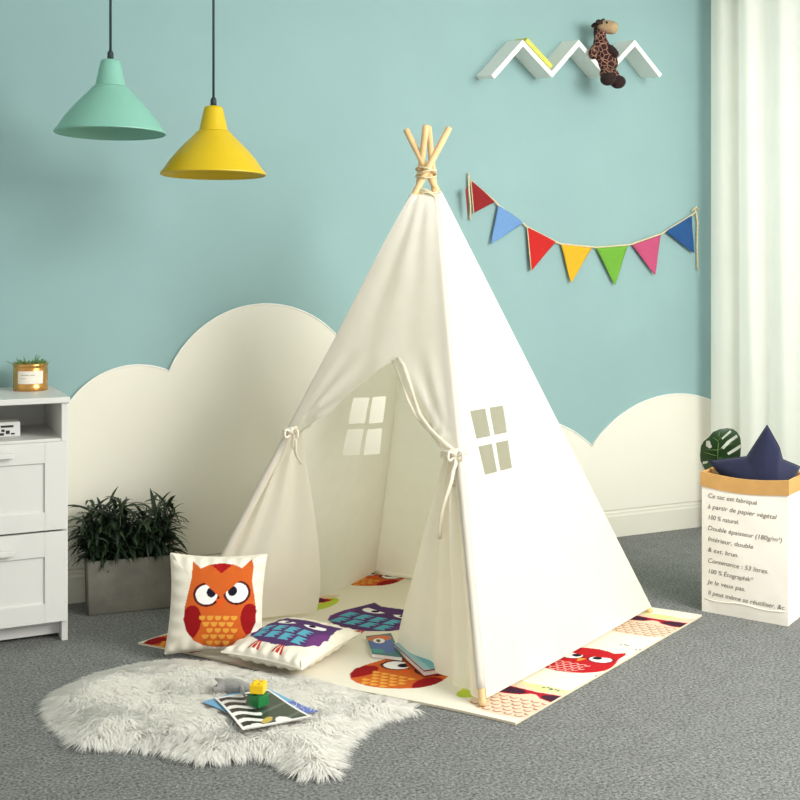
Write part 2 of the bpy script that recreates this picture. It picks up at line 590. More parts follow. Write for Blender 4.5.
# ================================================================== CABINET
cx1 = 0.603
cx0 = cx1 - 0.47
cy0, cy1 = 3.815, WY - .02
cab = thing('cabinet', ((cx0 + cx1) / 2, (cy0 + cy1) / 2, 0), 'white cabinet with open niche above two panelled drawers, left edge of photo', 'cabinet')
b = MB()
pt = .02
b.bx(cx0, cx0 + pt, cy0 + .0, cy1, 0, .785).bx(cx1 - pt, cx1, cy0 + .0, cy1, 0, .785)
b.bx(cx0 + pt, cx1 - pt, cy0 + .004, cy1, .650, .668)
b.bx(cx0 + pt, cx1 - pt, cy0 + .03, cy1 - .01, .05, .066)
b.bx(cx0 + pt, cx1 - pt, cy1 - .012, cy1, .03, .785)
b.bx(cx0 + pt, cx1 - pt, cy0 + .05, cy0 + .066, .012, .064)
b.build('carcass', M['white'], cab, bevel=.0015)
MB().bx(cx0 - .006, cx1 + .006, cy0 - .012, cy1, .785, .805).build('top_board', M['white'], cab, bevel=.003)
for (z0, z1, r0, r1, hz) in ((.372, .660, .432, .592, .626), (.070, .366, .134, .286, .312)):
    d = MB()
    x0, x1 = cx0 + .004, cx1 - .004
    yf, yb = cy0 - .019, cy0 - .001
    fw = .072
    d.bx(x0, x0 + fw, yf, yb, z0, z1).bx(x1 - fw, x1, yf, yb, z0, z1)
    d.bx(x0 + fw, x1 - fw, yf, yb, z0, r0).bx(x0 + fw, x1 - fw, yf, yb, r1, z1)
    dr = d.build('drawer', M['white'], cab, bevel=.0015)
    MB().bx(x0 + fw, x1 - fw, yf + .008, yb, r0, r1).build('inset_panel', M['white'], dr)
    mx_ = (x0 + x1) / 2
    h = MB().bx(mx_ - .062, mx_ + .062, yf - .026, yf - .012, hz - .009, hz + .009)
    h.bx(mx_ - .056, mx_ - .044, yf - .014, yf + .001, hz - .006, hz + .006).bx(mx_ + .044, mx_ + .056, yf - .014, yf + .001, hz - .006, hz + .006)
    h.build('handle', M['white'], dr, bevel=.003)

# small white box / clock in the niche
p = ONY(20, 425, 3.93)
rb = thing('radio', (p.x - .07, 3.96, .668), 'small white radio with black print in the cabinet niche', 'radio')
MB().bx(p.x - .16, p.x, 3.92, 4.0, .668, .718).build('case', M['white'], rb, bevel=.004)
q = MB()
q.bx(p.x - .062, p.x - .022, 3.9185, 3.9205, .700, .707)
for i, (a, c, e, g) in enumerate(((.066, .052, .674, .682), (.046, .034, .678, .690), (.06, .05, .686, .694), (.03, .018, .676, .681), (.1, .075, .676, .7))):
    q.bx(p.x - a, p.x - c, 3.9185, 3.9205, e, g)
q.build('front_print', M['black'], rb)

# brass pot with succulents
pc = G(30.5, 390, .805)
pot = thing('potted_succulent', (pc.x, pc.y, .805), 'small brass pot of succulents on top of white cabinet', 'potted plant')
R = .058
MB().lathe([(0, .0), (R * .97, 0), (R, .004), (R, .018), (R * .975, .02), (R * .975, .028), (R, .03), (R, .074), (R * .975, .076), (R * .975, .082), (R, .084),
            (R, .094), (R * .94, .096), (R * .94, .08), (0, .08)], (pc.x, pc.y, .805), 56).build('pot', M['brass'], pot, smooth=True, fixn=True)
MB().lathe([(0, .084), (R * .93, .082)], (pc.x, pc.y, .805), 32).build('soil', M['soil'], pot)
fa = math.atan2(-pc.y, -pc.x)
lb = MB()


def labf(u, v, dr=.0008):
    a = fa - .78 + 1.56 * u
    return Vector((pc.x + (R + dr) * math.cos(a), pc.y + (R + dr) * math.sin(a), .805 + .026 + .044 * v))


lb.grid(labf, 16, 4)
for (u0, u1, v0, v1) in ((.14, .44, .66, .70), (.48, .66, .66, .70), (.14, .34, .40, .43)):
    k = len(lb.v)
    lb.grid(lambda u, v: labf(u0 + (u1 - u0) * u, v0 + (v1 - v0) * v, .0014), 6, 1, mi=1)
lb.build('paper_label', [M['paper'], M['vein']], pot, smooth=True)
lf = MB()


def blade(mb, base, d, length, width, droop, seg=5, twist=0.0, mi=0, fold=.25):
    """tapering strap leaf with a V fold"""
    base = Vector(base)
    d = Vector(d).normalized()
    side = d.cross(UP)
    side = side.normalized() if side.length > .01 else Vector((1, 0, 0))
    side = Matrix.Rotation(twist, 3, d) @ side
    v, f = [], []
    p = base.copy()
    dd = d.copy()
    for i in range(seg + 1):
        t = i / seg
        w = width * (math.sin(math.pi * (0.12 + 0.86 * t)) ** .8) * .5
        nr = side.cross(dd).normalized()
        v += [p - side * w, p - nr * (w * fold), p + side * w]
        dd = (dd + Vector((0, 0, -droop / seg))).normalized()
        p = p + dd * (length / seg)
    for i in range(seg):
        for k in range(2):
            f.append((i * 3 + k, i * 3 + k + 1, (i + 1) * 3 + k + 1, (i + 1) * 3 + k))
    mb.add(v, f, mi)


for i in range(95):
    a = random.uniform(0, 2 * math.pi)
    r = R * .85 * math.sqrt(random.random())
    tall = i < 10
    el = random.uniform(.5, 1.4)
    blade(lf, (pc.x + r * math.cos(a), pc.y + r * math.sin(a), .886), (math.cos(a) * math.cos(el), math.sin(a) * math.cos(el), math.sin(el)),
          random.uniform(.04, .062) if tall else random.uniform(.014, .03), .005 if tall else .008, .3, 4)
lf.build('succulent_leaves', M['succulent'], pot, smooth=True, solid=.0012)

# ================================================================== CONCRETE PLANTER
pl = G(87, 617)
pr = G(177, 608)
ey_ = Vector((0, 1, 0))
exx = (pr - pl)
exx.z = 0
plw = exx.length
exx.normalize()
eyy = Vector((-exx.y, exx.x, 0))
dep = .150
hh = .192
pln = thing('planter', (pl + exx * plw / 2 + eyy * dep / 2), 'grey concrete trough planter full of dark strap leaves beside cabinet', 'planter')
t_ = .018


def PT(a, b_, z): return pl + exx * a + eyy * b_ + UP * z


tb = MB()
ob = [(.006, .006), (plw - .006, .006), (plw - .006, dep - .006), (.006, dep - .006)]
ot = [(0, 0), (plw, 0), (plw, dep), (0, dep)]
it = [(t_, t_), (plw - t_, t_), (plw - t_, dep - t_), (t_, dep - t_)]
vv = [PT(a, c, 0) for a, c in ob] + [PT(a, c, hh) for a, c in ot] + [PT(a, c, hh) for a, c in it] + [PT(a, c, hh - .05) for a, c in it]
ff = [(0, 3, 2, 1)] + [tuple(k * 4 + q for k, q in ((r, i), (r, (i + 1) % 4), (r + 1, (i + 1) % 4), (r + 1, i))) for r in range(3) for i in range(4)] + [(12, 13, 14, 15)]
tb.add(vv, ff)
tb.build('trough', M['concrete'], pln, bevel=.005)
sb = MB()
sb.add([PT(a, c, hh - .025) for a, c in it], [(0, 1, 2, 3)])
sb.build('soil', M['soil'], pln)
random.seed(11)
# strap leaves: many shoots, each with a whorl of leaves along a thin stem
nleaf = 0
lv = MB()
for i in range(105):
    a = .02 + (plw - .05) * random.random() ** 1.15
    c = random.uniform(.035, dep - .045)
    base = PT(a, c, hh - .025)
    top_h = random.uniform(.07, .235)
    lean = Vector(((a / plw - .5) * .35 + random.uniform(-.1, .1), random.uniform(-.28, .04), 1)).normalized()
    lv.tube([base, base + lean * top_h * .5, base + lean * top_h], [.003, .0025, .002], 5, mi=1)
    nl = random.randint(8, 12)
    for k in range(nl):
        h = top_h * (.2 + .8 * k / nl)
        az = k * 2.4 + random.uniform(-.4, .4)
        el = random.uniform(.25, 1.1)
        d = Vector((math.cos(az) * math.cos(el), math.sin(az) * math.cos(el) * .62 - .05, math.sin(el)))
        tip = base + lean * h
        ln = random.uniform(.06, .12)
        if tip.y + d.y * ln > WY - .04: d.y = -abs(d.y)
        if tip.x + d.x * ln < cx1 + .01 and tip.y < cy1: d.x = abs(d.x) * .5
        blade(lv, tip, d, ln, random.uniform(.011, .017), random.uniform(.9, 2.1), 5, random.uniform(-.5, .5), mi=0 if random.random() < .72 else 1)
tag(lv.build('foliage', [M['leaf'], M['leaf2']], pln, smooth=True), kind='stuff')

# ================================================================== MAT
mL, mF, mR = G(138, 645), G(515, 726), G(702, 617)
e1, e2 = (mF - mL), (mR - mF)
mB = mL + e2
l1, l2 = e1.length, e2.length
MT = .007


def mat_pt(a, b_):
    z = MT + .001 * (noise.noise(Vector((a * 5, b_ * 5, 1.3)))) + .001
    # slightly wavy front edge
    edge = .006 * math.sin(a * 9) * math.exp(-b_ * 14)
    p = mL + e1 * a + e2 * b_ + e2 * edge
    p.z = max(z, MT * .8)
    return p


def mat_ab(px, py):
    p = G(px, py, MT) - mL
    det = e1.x * e2.y - e1.y * e2.x
    return ((p.x * e2.y - p.y * e2.x) / det, (e1.x * p.y - e1.y * p.x) / det)


N = 430
uu, vv_ = np.meshgrid(np.linspace(0, 1, N + 1), np.linspace(0, 1, N + 1))
P = Paint(uu.ravel() * l1, vv_.ravel() * l2, (236, 230, 212))
mm = lambda px, py: (lambda ab: (ab[0] * l1, ab[1] * l2))(mat_ab(px, py))
K = .00082
c = mm(404, 672); owl_angry(P, c[0], c[1], .00088)
c = mm(376, 619); owl_purple(P, c[0], c[1], .00092)
c = mm(526, 699); owl_shades(P, c[0], c[1] - .01, .00086)
c = mm(579, 660); owl_angry(P, c[0], c[1] - .0, .00072, pal='red')
c = mm(650, 624); owl_shades(P, c[0], c[1] - .01, .00086)
c = mm(372, 577); owl_angry(P, c[0], c[1], .00082)
c = mm(186, 642); owl_angry(P, c[0], c[1], .00075)
c = mm(300, 640); owl_angry(P, c[0], c[1] - .02, .00082, pal='red')
c = mm(290, 600); owl_shades(P, c[0], c[1], .00082)
c = mm(470, 612); owl_shades(P, c[0], c[1], .00082)
c = mm(490, 655)
ribbed = np.abs(P.u * 0 + ((P.v * 40) % 1) - .5) < .0
# little footprints / squiggles between the owls
for (px, py) in ((478, 683), (548, 688), (556, 690), (625, 645), (600, 676), (640, 650)):
    a, b_ = mm(px, py)
    for d in (-.010, 0, .010):
        P.fill(P.m_ell(a + d, b_ - abs(d) * .6, .0035, .007), (120, 110, 120))
mt = thing('play_mat', (mL + e1 * .5 + e2 * .5), 'cream play mat printed with orange, red and purple owls under the tent', 'mat')
top = MB().grid(lambda u, v: mat_pt(u, v), N, N)
to = top.build('mat_top', M['print'], mt, smooth=True, fixn=False)
set_print(to, P.c)
rim = MB()
lo = []
per = [(i / 60, 0) for i in range(60)] + [(1, i / 60) for i in range(60)] + [(1 - i / 60, 1) for i in range(60)] + [(0, 1 - i / 60) for i in range(60)]
up_ = [mat_pt(*q) for q in per]
dn_ = [Vector((q.x, q.y, max(0.0005, q.z - MT + .0005))) for q in up_]
n = len(per)
rim.add(up_ + dn_, [(i, (i + 1) % n, n + (i + 1) % n, n + i) for i in range(n)] + [tuple(range(2 * n - 1, n - 1, -1))])
rim.build('binding', M['mat_edge'], mt, fixn=False)
MAT_Z = MT + .0025

# ================================================================== TENT
feetpx = dict(L=(184, 634), F=(483, 706), R=(650, 612), B=(374, 572))
foot = {k: G(*v, MAT_Z) for k, v in feetpx.items()}
cen = sum(foot.values(), Vector()) / 4
dcen = cen.dot(FWD)
cross = dict(L=U(424.5, 175, dcen - .027), F=U(433, 175, dcen + .029), R=U(427.5, 172, dcen - .004), B=U(420.5, 172, dcen + .012))
tipy = dict(L=128, F=127, R=129, B=126)
tent = thing('teepee_tent', (cen.x, cen.y, MAT_Z), 'white canvas teepee play tent standing on the owl mat', 'tent')


def A(k, t): return foot[k].lerp(cross[k], t)


for k in 'LFRB':
    tt = 1.0
    while proj(A(k, tt))[1] > tipy[k] and tt < 1.4: tt += .002
    r = .0113
    po = MB().tube([A(k, 0), A(k, .006), A(k, .5), A(k, tt - .004), A(k, tt)], [r * .9, r, r, r, r * .82], 16)
    po.build('pole', M['pole'], tent, smooth=True)

# lashing cords round the crossing
lc = MB()
cc = U(426, 173.5, dcen)
for j, (zz, rr) in enumerate(((-.008, .034), (0, .035), (.008, .034))):
    pts = []
    for i in range(33):
        a = 2 * math.pi * i / 32
        pts.append(cc + RGT * (rr * math.cos(a)) + FWD * (rr * 1.35 * math.sin(a)) + UP * (zz + .010 * math.sin(a + j * 2)))
    lc.tube(pts, .0032, 8, cap=False)
gc_ = U(426, 193, dcen)
for j, zz in enumerate((-.006, .004)):
    lc.tube([gc_ + RGT * (.036 * math.cos(a)) + FWD * (.040 * math.sin(a)) + UP * (zz + .006 * math.sin(3 * a + j)) for a in [2 * math.pi * i / 32 for i in range(33)]], .0036, 8, cap=False)
lc.build('lashing_cord', M['cord'], tent, smooth=True)

TTOP = .952


def bot_t(k, z=.026):
    return (z - foot[k].z) / (cross[k].z - foot[k].z)


def inv_st(i, j, px, py, pan=None):
    s, t = .5, .4
    for _ in range(40):
        def f(s, t):
            p = A(i, t).lerp(A(j, t), s)
            if pan: p = p + pan.n * (pan.oa * (1 - s) + pan.ob * s + pan.bulge * max(0, 4 * s * (1 - s)) * max(0, 1 - t) ** 1.5)
            q = proj(p)
            return q[0] - px, q[1] - py
        e = f(s, t)
        h = 1e-4
        a = f(s + h, t)
        b_ = f(s, t + h)
        j11, j21 = (a[0] - e[0]) / h, (a[1] - e[1]) / h
        j12, j22 = (b_[0] - e[0]) / h, (b_[1] - e[1]) / h
        det = j11 * j22 - j12 * j21
        s -= (e[0] * j22 - e[1] * j12) / det
        t -= (j11 * e[1] - j21 * e[0]) / det
        s = min(max(s, -.5), 1.5)
        t = min(max(t, -.2), 1.2)
    return s, t


def pip(p, poly):
    c = False
    n = len(poly)
    for i in range(n):
        x0, y0 = poly[i]
        x1, y1 = poly[(i + 1) % n]
        if (y0 > p[1]) != (y1 > p[1]) and p[0] < (x1 - x0) * (p[1] - y0) / (y1 - y0) + x0: c = not c
    return c


def dens(poly, step):
    out = []
    for i in range(len(poly)):
        a, b_ = Vector(poly[i]), Vector(poly[(i + 1) % len(poly)])
        n = max(1, int((b_ - a).length / step))
        out += [tuple(a.lerp(b_, k / n)) for k in range(n)]
    return out


def cdt_mesh(outer, holes, step, mapf):
    """outer, holes: 2-D loops; returns verts (mapped) and faces"""
    loops = [dens(outer, step)] + [dens(h, step * .7) for h in holes]
    v2, ed = [], []
    for L in loops:
        k = len(v2)
        v2 += [Vector(p) for p in L]
        ed += [(k + i, k + (i + 1) % len(L)) for i in range(len(L))]
    xs = [p[0] for p in outer]
    ys = [p[1] for p in outer]
    y = min(ys) + step * .5
    row = 0
    bnd = [Vector(p) for p in v2]
    while y < max(ys):
        x = min(xs) + (step * .5 if row % 2 else 0)
        while x < max(xs):
            if pip((x, y), outer) and not any(pip((x, y), h) for h in holes):
                v2.append(Vector((x, y)))
            x += step
        y += step * .87
        row += 1
    r = delaunay_2d_cdt(v2, ed, [], 0, 1e-6)
    V, Fc = r[0], r[2]
    fo = []
    for f in Fc:
        cxy = (sum(V[i].x for i in f) / len(f), sum(V[i].y for i in f) / len(f))
        if pip(cxy, loops[0]) and not any(pip(cxy, h) for h in loops[1:]):
            fo.append(tuple(f))
    return [mapf(p.x, p.y) for p in V], fo


class Panel:
    def __init__(s, i, j, bulge=0.0, seed=0.0, wr=.004, oa=.0150, ob=.0150):
        s.oa, s.ob = oa, ob
        s.i, s.j, s.bulge, s.seed, s.wr = i, j, bulge, seed, wr
        s.H = (A(i, 1) - A(i, 0)).length
        n = (foot[j] - foot[i]).cross(cross[i] - foot[i]).normalized()
        mid = (foot[i] + foot[j]) / 2
        if n.dot(mid - cen) < 0: n = -n
        s.n = n

    def w(s, t): return (A(s.j, t) - A(s.i, t)).length

    def to2(s, a, t): return ((a - .5) * s.w(t), t * s.H)

    def from2(s, x, y):
        t = y / s.H
        return x / s.w(t) + .5, t

    def S(s, a, t):
        p = A(s.i, t).lerp(A(s.j, t), a) + s.n * (s.oa * (1 - a) + s.ob * a)
        e = max(0.0, 4 * a * (1 - a))
        x, y = s.to2(a, t)
        d = s.bulge * e * (1 - t) ** 1.5
        k = s.seed
        d += s.wr * e * noise.noise(Vector((x * 5 + k, y * 3, k)))
        d += s.wr * .45 * e * noise.noise(Vector((x * 16 + k, y * 9, k + 5)))
        # pull folds fanning out from the top
        d += .0045 * e * max(0, (t - .45)) * 2 * math.sin(a * 17 + k)
        d += .003 * e * (1 - t) * math.sin(a * 9 + 2 * k + t * 3)
        return p + s.n * d

    def mapf(s, x, y):
        return s.S(*s.from2(x, y))


def quad_panes(pan, TL, TR, BR, BL, gap):
    """four panes from the window's pixel corners, seen on the panel"""
    c_ = [Vector(pan.to2(*inv_st(pan.i, pan.j, *q, pan=pan))) for q in (TL, TR, BR, BL)]

    def bil(u, v): return (c_[0].lerp(c_[1], u)).lerp(c_[3].lerp(c_[2], u), v)
    out = []
    for (u0, u1) in ((0, .5 - gap), (.5 + gap, 1)):
        for (v0, v1) in ((0, .5 - gap), (.5 + gap, 1)):
            out.append([tuple(bil(u0, v0)), tuple(bil(u1, v0)), tuple(bil(u1, v1)), tuple(bil(u0, v1))])
    return out


def full_outer(pan, zb=.026):
    tb = (bot_t(pan.i, zb) + bot_t(pan.j, zb)) / 2
    return [pan.to2(0, tb), pan.to2(1, tb), pan.to2(1, TTOP), pan.to2(0, TTOP)]


pR = Panel('F', 'R', .012, 1.7, .0035)
holes = quad_panes(pR, (470, 411), (503, 405.5), (511.5, 468), (485, 475), .06)
v, f = cdt_mesh(full_outer(pR), holes, .022, pR.mapf)
MB().add(v, f).build('canvas_panel', M['canvas'], tent, smooth=True)
pBk = Panel('R', 'B', .0, 4.1, .006, ob=-.015)
v, f = cdt_mesh(full_outer(pBk), [], .028, pBk.mapf)
MB().add(v, f).build('canvas_panel', M['canvas'], tent, smooth=True)
pLf = Panel('B', 'L', -.06, 2.9, .012, oa=-.015)
holes = quad_panes(pLf, (386, 396), (354, 398), (342, 455), (379.5, 454), .05)
v, f = cdt_mesh(full_outer(pLf), holes, .022, pLf.mapf)
MB().add(v, f).build('canvas_panel', M['canvas'], tent, smooth=True)

# door panel with the A-shaped opening
pF = Panel('L', 'F', .006, 6.3, .006)


def pole_t(k, py):
    t = .3
    lo_, hi_ = 0.0, 1.0
    for _ in range(50):
        m_ = (lo_ + hi_) / 2
        if proj(A(k, m_))[1] > py: lo_ = m_
        else: hi_ = m_
    return lo_


tieL, tieF = pole_t('L', 430), pole_t('F', 452)
edgeL = [(302, 432), (317, 421.5), (329, 412.5), (345, 398), (362, 382.5), (378, 371), (388, 364), (393, 361)]
edgeR = [(397, 369), (402, 384), (409, 402), (418, 418), (430, 433), (441, 446), (447, 453)]
loop = [pF.to2(0, TTOP), pF.to2(0, tieL)] + [pF.to2(*inv_st('L', 'F', *q, pan=pF)) for q in edgeL + edgeR] + [pF.to2(1, tieF), pF.to2(1, TTOP)]
gF = Vector(pF.to2(.96, tieF))
gL = Vector(pF.to2(.04, tieL))


def map_front(x, y):
    p = pF.mapf(x, y)
    for g, amp, kk in ((gF, .016, 26), (gL, .012, 22)):
        dx, dy = x - g.x, y - g.y
        r = math.hypot(dx, dy)
        if dy > -.03 and r < .42:
            ang = math.atan2(dx, dy)
            a_, t_ = pF.from2(x, y)
            e = min(1, 9 * max(0, a_) * max(0, 1 - a_)) ** 2
            p = p + pF.n * (amp * e * math.sin(kk * ang) * min(1, r / .05) * (1 - r / .42) ** 1.2)
    return p


v, f = cdt_mesh(loop, [], .013, map_front)
MB().add(v, f).build('door_panel', M['canvas'], tent, smooth=True)
# rolled hem along the opening edge
hem = MB()
hp = []
for q in edgeL + edgeR:
    hp.append(q)
pts = [map_front(*pF.to2(*inv_st('L', 'F', *q, pan=pF))) + pF.n * .002 for q in edgeL]
hem.tube(pts, .0022, 8)
pts = [map_front(*pF.to2(*inv_st('L', 'F', *q, pan=pF))) + pF.n * .002 for q in edgeL[-1:] + edgeR]
hem.tube(pts, .0045, 8)
pts = [map_front(*pF.to2(*inv_st('L', 'F', q[0] + 5 + 3 * math.sin(i), q[1] - 3, pan=pF))) + pF.n * .006 for i, q in enumerate(edgeL[-1:] + edgeR)]
hem.tube(pts, .006, 8)
hem.build('door_hem', M['canvas'], tent, smooth=True)


def flap(k, tie_t, edge_px, d0, d1, folds, amp, ph, deep=0.0, inward=1):
    tb = bot_t(k, .022)
    n_ = len(edge_px) - 1

    def edge(b_):
        x = b_ * n_
        i = min(int(x), n_ - 1)
        fr = x - i
        # Catmull-Rom through the pixel edge
        P0, P1, P2, P3 = [Vector(edge_px[max(0, min(n_, i + o))]) for o in (-1, 0, 1, 2)]
        q = .5 * ((2 * P1) + (P2 - P0) * fr + (2 * P0 - 5 * P1 + 4 * P2 - P3) * fr ** 2 + (3 * P1 - P0 - 3 * P2 + P3) * fr ** 3)
        d = d0 + (d1 - d0) * (b_ ** .9)
        return U(q.x, q.y, d)

    def fn(u, b_):
        pe = edge(b_)
        pp = A(k, tie_t + (tb - tie_t) * b_)
        p = pe.lerp(pp, u)
        ax = (pp - pe)
        ax.z = 0
        nn = Vector((-ax.y, ax.x, 0)).normalized()
        if nn.dot(-FWD) < 0: nn = -nn
        env = math.sin(math.pi * min(1, max(0, u)) ** .8) if u < 1 else 0
        spread = .35 + .65 * b_
        d = amp * (1 - .55 * b_) * math.sin(folds * 2 * math.pi * (u ** (1 + .8 * b_)) + ph) * min(1, (1 - u) * 6) * min(1, .25 + b_ * 4)
        d += -deep * math.exp(-((u - .9) / .06) ** 2) * min(1, b_ * 5)
        d += .012 * b_ * noise.noise(Vector((u * 3, b_ * 3, ph)))
        p = p + nn * d
        p.z = max(p.z, .018)
        return p
    return MB().grid(fn, 60, 60)


dF = A('F', tieF).dot(FWD)
fr = flap('F', tieF, [(447, 453), (443, 476), (433, 512), (421, 556), (409, 602), (399, 643)], dF + .02, G(399, 644, .022).dot(FWD), 3.6, .026, .6)
fr.build('door_flap', M['canvas'], tent, smooth=True, fixn=False)
dL = A('L', tieL).dot(FWD)
fl = flap('L', tieL, [(301, 432), (304, 456), (312, 505), (318, 550), (320, 585), (316, 611)], dL + .02, G(316, 612, .022).dot(FWD), 2.2, .014, 2.1, deep=.03)
fl.build('door_flap', M['canvas'], tent, smooth=True, fixn=False)

# canvas sleeves over the poles
for k in 'LFRB':
    r = .0126
    tb = bot_t(k, .05 if k == 'F' else .034)
    n = 40
    pts = [A(k, tb + (TTOP + .004 - tb) * i / n) for i in range(n + 1)]
    rs = [r + .0016 * noise.noise(Vector((i * .8, ord(k), 0))) for i in range(n + 1)]
    MB().tube(pts, rs, 14, cap=False).build('pole_sleeve', M['canvas'], tent, smooth=True, solid=.0012)


def tie(k, t, off, tails):
    o = A(k, t)
    ax = (A(k, t + .05) - o).normalized()
    pts = []
    c0 = o + RGT * off[0] - FWD * .0 + UP * off[1]
    ring = MB()
    rx_ = abs(off[0]) + .024
    for w_ in (-.006, .005):
        pts = [c0 + RGT * (rx_ * math.cos(a)) + FWD * (.030 * math.sin(a)) + UP * (w_ + .008 * math.cos(a + .5)) for a in [2 * math.pi * i / 28 for i in range(29)]]
        ring.tube(pts, .0062, 8, cap=False)
    kn = c0 - FWD * .034
    ring.sphere(kn, (.012, .010, .011), 12, 8, RGT, FWD, UP)
    for sg in (-1, 1):
        lp = [kn + RGT * (sg * (.006 + .016 * math.sin(math.pi * i / 12))) + UP * (.010 * math.sin(2 * math.pi * i / 12) - .012 * i / 12) - FWD * (.004 + .010 * math.sin(math.pi * i / 12)) for i in range(13)]
        ring.tube(lp, .0042, 8)
    for (dx, ln) in tails:
        lp = [kn + RGT * (dx * (i / 10) + .005 * math.sin(i * .7)) - UP * (ln * i / 10) - FWD * (.010 * math.sin(i * .4)) for i in range(11)]
        ring.tube(lp, .0065, 8, flat=.35)
    ring.build('tie_strap', M['canvas_hem'], tent, smooth=True)


tie('F', tieF, (-.014, 0), ((-.05, .26), (-.01, .10)))
tie('L', tieL, (.006, 0), ((.028, .11), (.010, .07)))
# turned-in hem of the back panel on the mat
hb = MB()
a0, a1 = foot['B'].lerp(foot['R'], .02), foot['B'].lerp(foot['R'], .8)
inw = (cen - (foot['B'] + foot['R']) / 2).normalized()
hb.grid(lambda u, v: Vector((a0.lerp(a1, u) + inw * (-.005 + .035 * v)).xy.to_3d()) + UP * (MAT_Z + .003 + .02 * (1 - v) ** 2), 20, 4)
hb.build('floor_hem', M['canvas_hem'], tent, smooth=True, solid=.0015)


# ================================================================== PILLOWS
def pillow(name, c, ex, ey, ez, sx, sy, th, paint, label, mi='print', n=150, wrk=.006):
    ex, ey, ez = ex.normalized(), ey.normalized(), ez.normalized()
    us = np.linspace(-1, 1, n + 1)
    gu, gv = np.meshgrid(us, us)

    def pos(u, v, sg):
        pinch = .075
        x = u * (1 - pinch * (1 - v * v)) * sx / 2
        y = v * (1 - pinch * (1 - u * u)) * sy / 2
        h = th / 2 * (max(0, (1 - u * u) * (1 - v * v))) ** .42
        e = max(abs(u), abs(v))
        w_ = wrk * (e ** 6) * math.sin(22 * (u if abs(v) > abs(u) else v) + 3 * sg) * (1 - e ** 30)
        return c + ex * x + ey * y + ez * (sg * h + w_)
    th_ = thing(name, (c.x, c.y, min(pos(u, v, 1).z for u in (-1, 0, 1) for v in (-1, 0, 1))), label, 'pillow')
    front = MB()
    front.v = [pos(u, v, 1) for v in us for u in us]
    front.f = [(j * (n + 1) + i, j * (n + 1) + i + 1, (j + 1) * (n + 1) + i + 1, (j + 1) * (n + 1) + i) for j in range(n) for i in range(n)]
    front.mi = [0] * len(front.f)
    o = front.build('pillow_front', M[mi], th_, smooth=True, fixn=False)
    P = Paint(gu.ravel() * sx / 2, gv.ravel() * sy / 2, (238, 232, 214))
    paint(P)
    set_print(o, P.c)
    m = 60
    us2 = np.linspace(-1, 1, m + 1)
    bk = MB()
    bk.v = [pos(u, v, -1) for v in us2 for u in us2]
    bk.f = [(j * (m + 1) + i, (j + 1) * (m + 1) + i, (j + 1) * (m + 1) + i + 1, j * (m + 1) + i + 1) for j in range(m) for i in range(m)]
    bk.mi = [0] * len(bk.f)
    bk.build('pillow_back', M['pillow_back'], th_, smooth=True, fixn=False)
    # piped seam
    sm = MB()
    ring = [(u, -1) for u in us2] + [(1, v) for v in us2[1:]] + [(u, 1) for u in us2[::-1][1:]] + [(-1, v) for v in us2[::-1][1:]]
    sm.tube([pos(u, v, 0) for u, v in ring], .0028, 6, cap=False)
    sm.build('piping', M['pillow_back'], th_, smooth=True)
    return th_


M['pillow_back'] = mat('natural cotton', (236, 230, 212), 0.9, var=0.04, vscale=40, bump=0.2, bscale=160, spec=0.1)
# standing orange owl pillow
pd = G(214, 660).dot(FWD)
pb = W((214 - 400) / F * pd, pd, 0)
yaw = math.radians(6)
facing = (-FWD * math.cos(yaw) + RGT * math.sin(yaw))
exp_ = (RGT * math.cos(yaw) + FWD * math.sin(yaw))
lean = math.radians(14)
roll = math.radians(-2.0)
eyp = UP * math.cos(lean) - facing * math.sin(lean)
exp_, eyp = exp_ * math.cos(roll) + eyp * math.sin(roll), eyp * math.cos(roll) - exp_ * math.sin(roll)
ezp = facing * math.cos(lean) + UP * math.sin(lean)
S1 = .305
pcn = pb + eyp * (S1 / 2) + UP * .016 - facing * .01
pillow('owl_pillow', pcn, exp_, eyp, ezp, S1 * 1.0, S1, .135,
       lambda P: owl_angry(P, .014, -.004, S1 * .98 / 385), 'square pillow with orange owl standing upright against the tent')
# lying purple owl pillow
zc = MAT_Z + .052
c1, c2, c4 = G(222, 653, MAT_Z + .045), G(301, 672, MAT_Z + .045), G(284, 621, MAT_Z + .045)
c3 = G(361, 634, MAT_Z + .045)
ctr = (c1 + c2 + c3 + c4) / 4
exq = ((c2 - c1) + (c3 - c4))
eyq = ((c4 - c1) + (c3 - c2))
sxq, syq = exq.length / 2, eyq.length / 2
ctr.z = MAT_Z + .050
tz = (UP - FWD * .13).normalized()
pillow('owl_pillow', ctr, exq, eyq, tz, sxq * 1.0, syq * 1.0, .098,
       lambda P: (owl_purple(P, .0, -.012, sxq / 375)), 'pillow with purple owl lying flat on the mat beside orange owl pillow')

# ================================================================== BOOKS IN THE TENT


def sheet_book(name, quad_px, z0, th, paint, label, cat, cover='gloss_print', edge='pages', n=60):
    q = [G(x, y, z0 + th) for x, y in quad_px]
    base = sum(q, Vector()) / 4
    o = thing(name, (base.x, base.y, z0), label, cat)

    def bil(u, v): return q[0].lerp(q[1], u).lerp(q[3].lerp(q[2], u), v)
    t = MB().grid(bil, n, n).build('cover', M[cover], o, fixn=False)
    g1, g2 = np.meshgrid(np.linspace(0, 1, n + 1), np.linspace(0, 1, n + 1))
    P = Paint(g1.ravel(), g2.ravel(), (255, 255, 255))
    paint(P)
    set_print(t, P.c)
    dn = [Vector((p.x, p.y, z0)) for p in q]
    up2 = [Vector((p.x, p.y, z0 + th - .0004)) for p in q]
    MB().add(dn + up2, [(0, 1, 2, 3), (4, 5, 6, 7), (0, 1, 5, 4), (1, 2, 6, 5), (2, 3, 7, 6), (3, 0, 4, 7)]).build('page_block', M[edge], o)
    return o


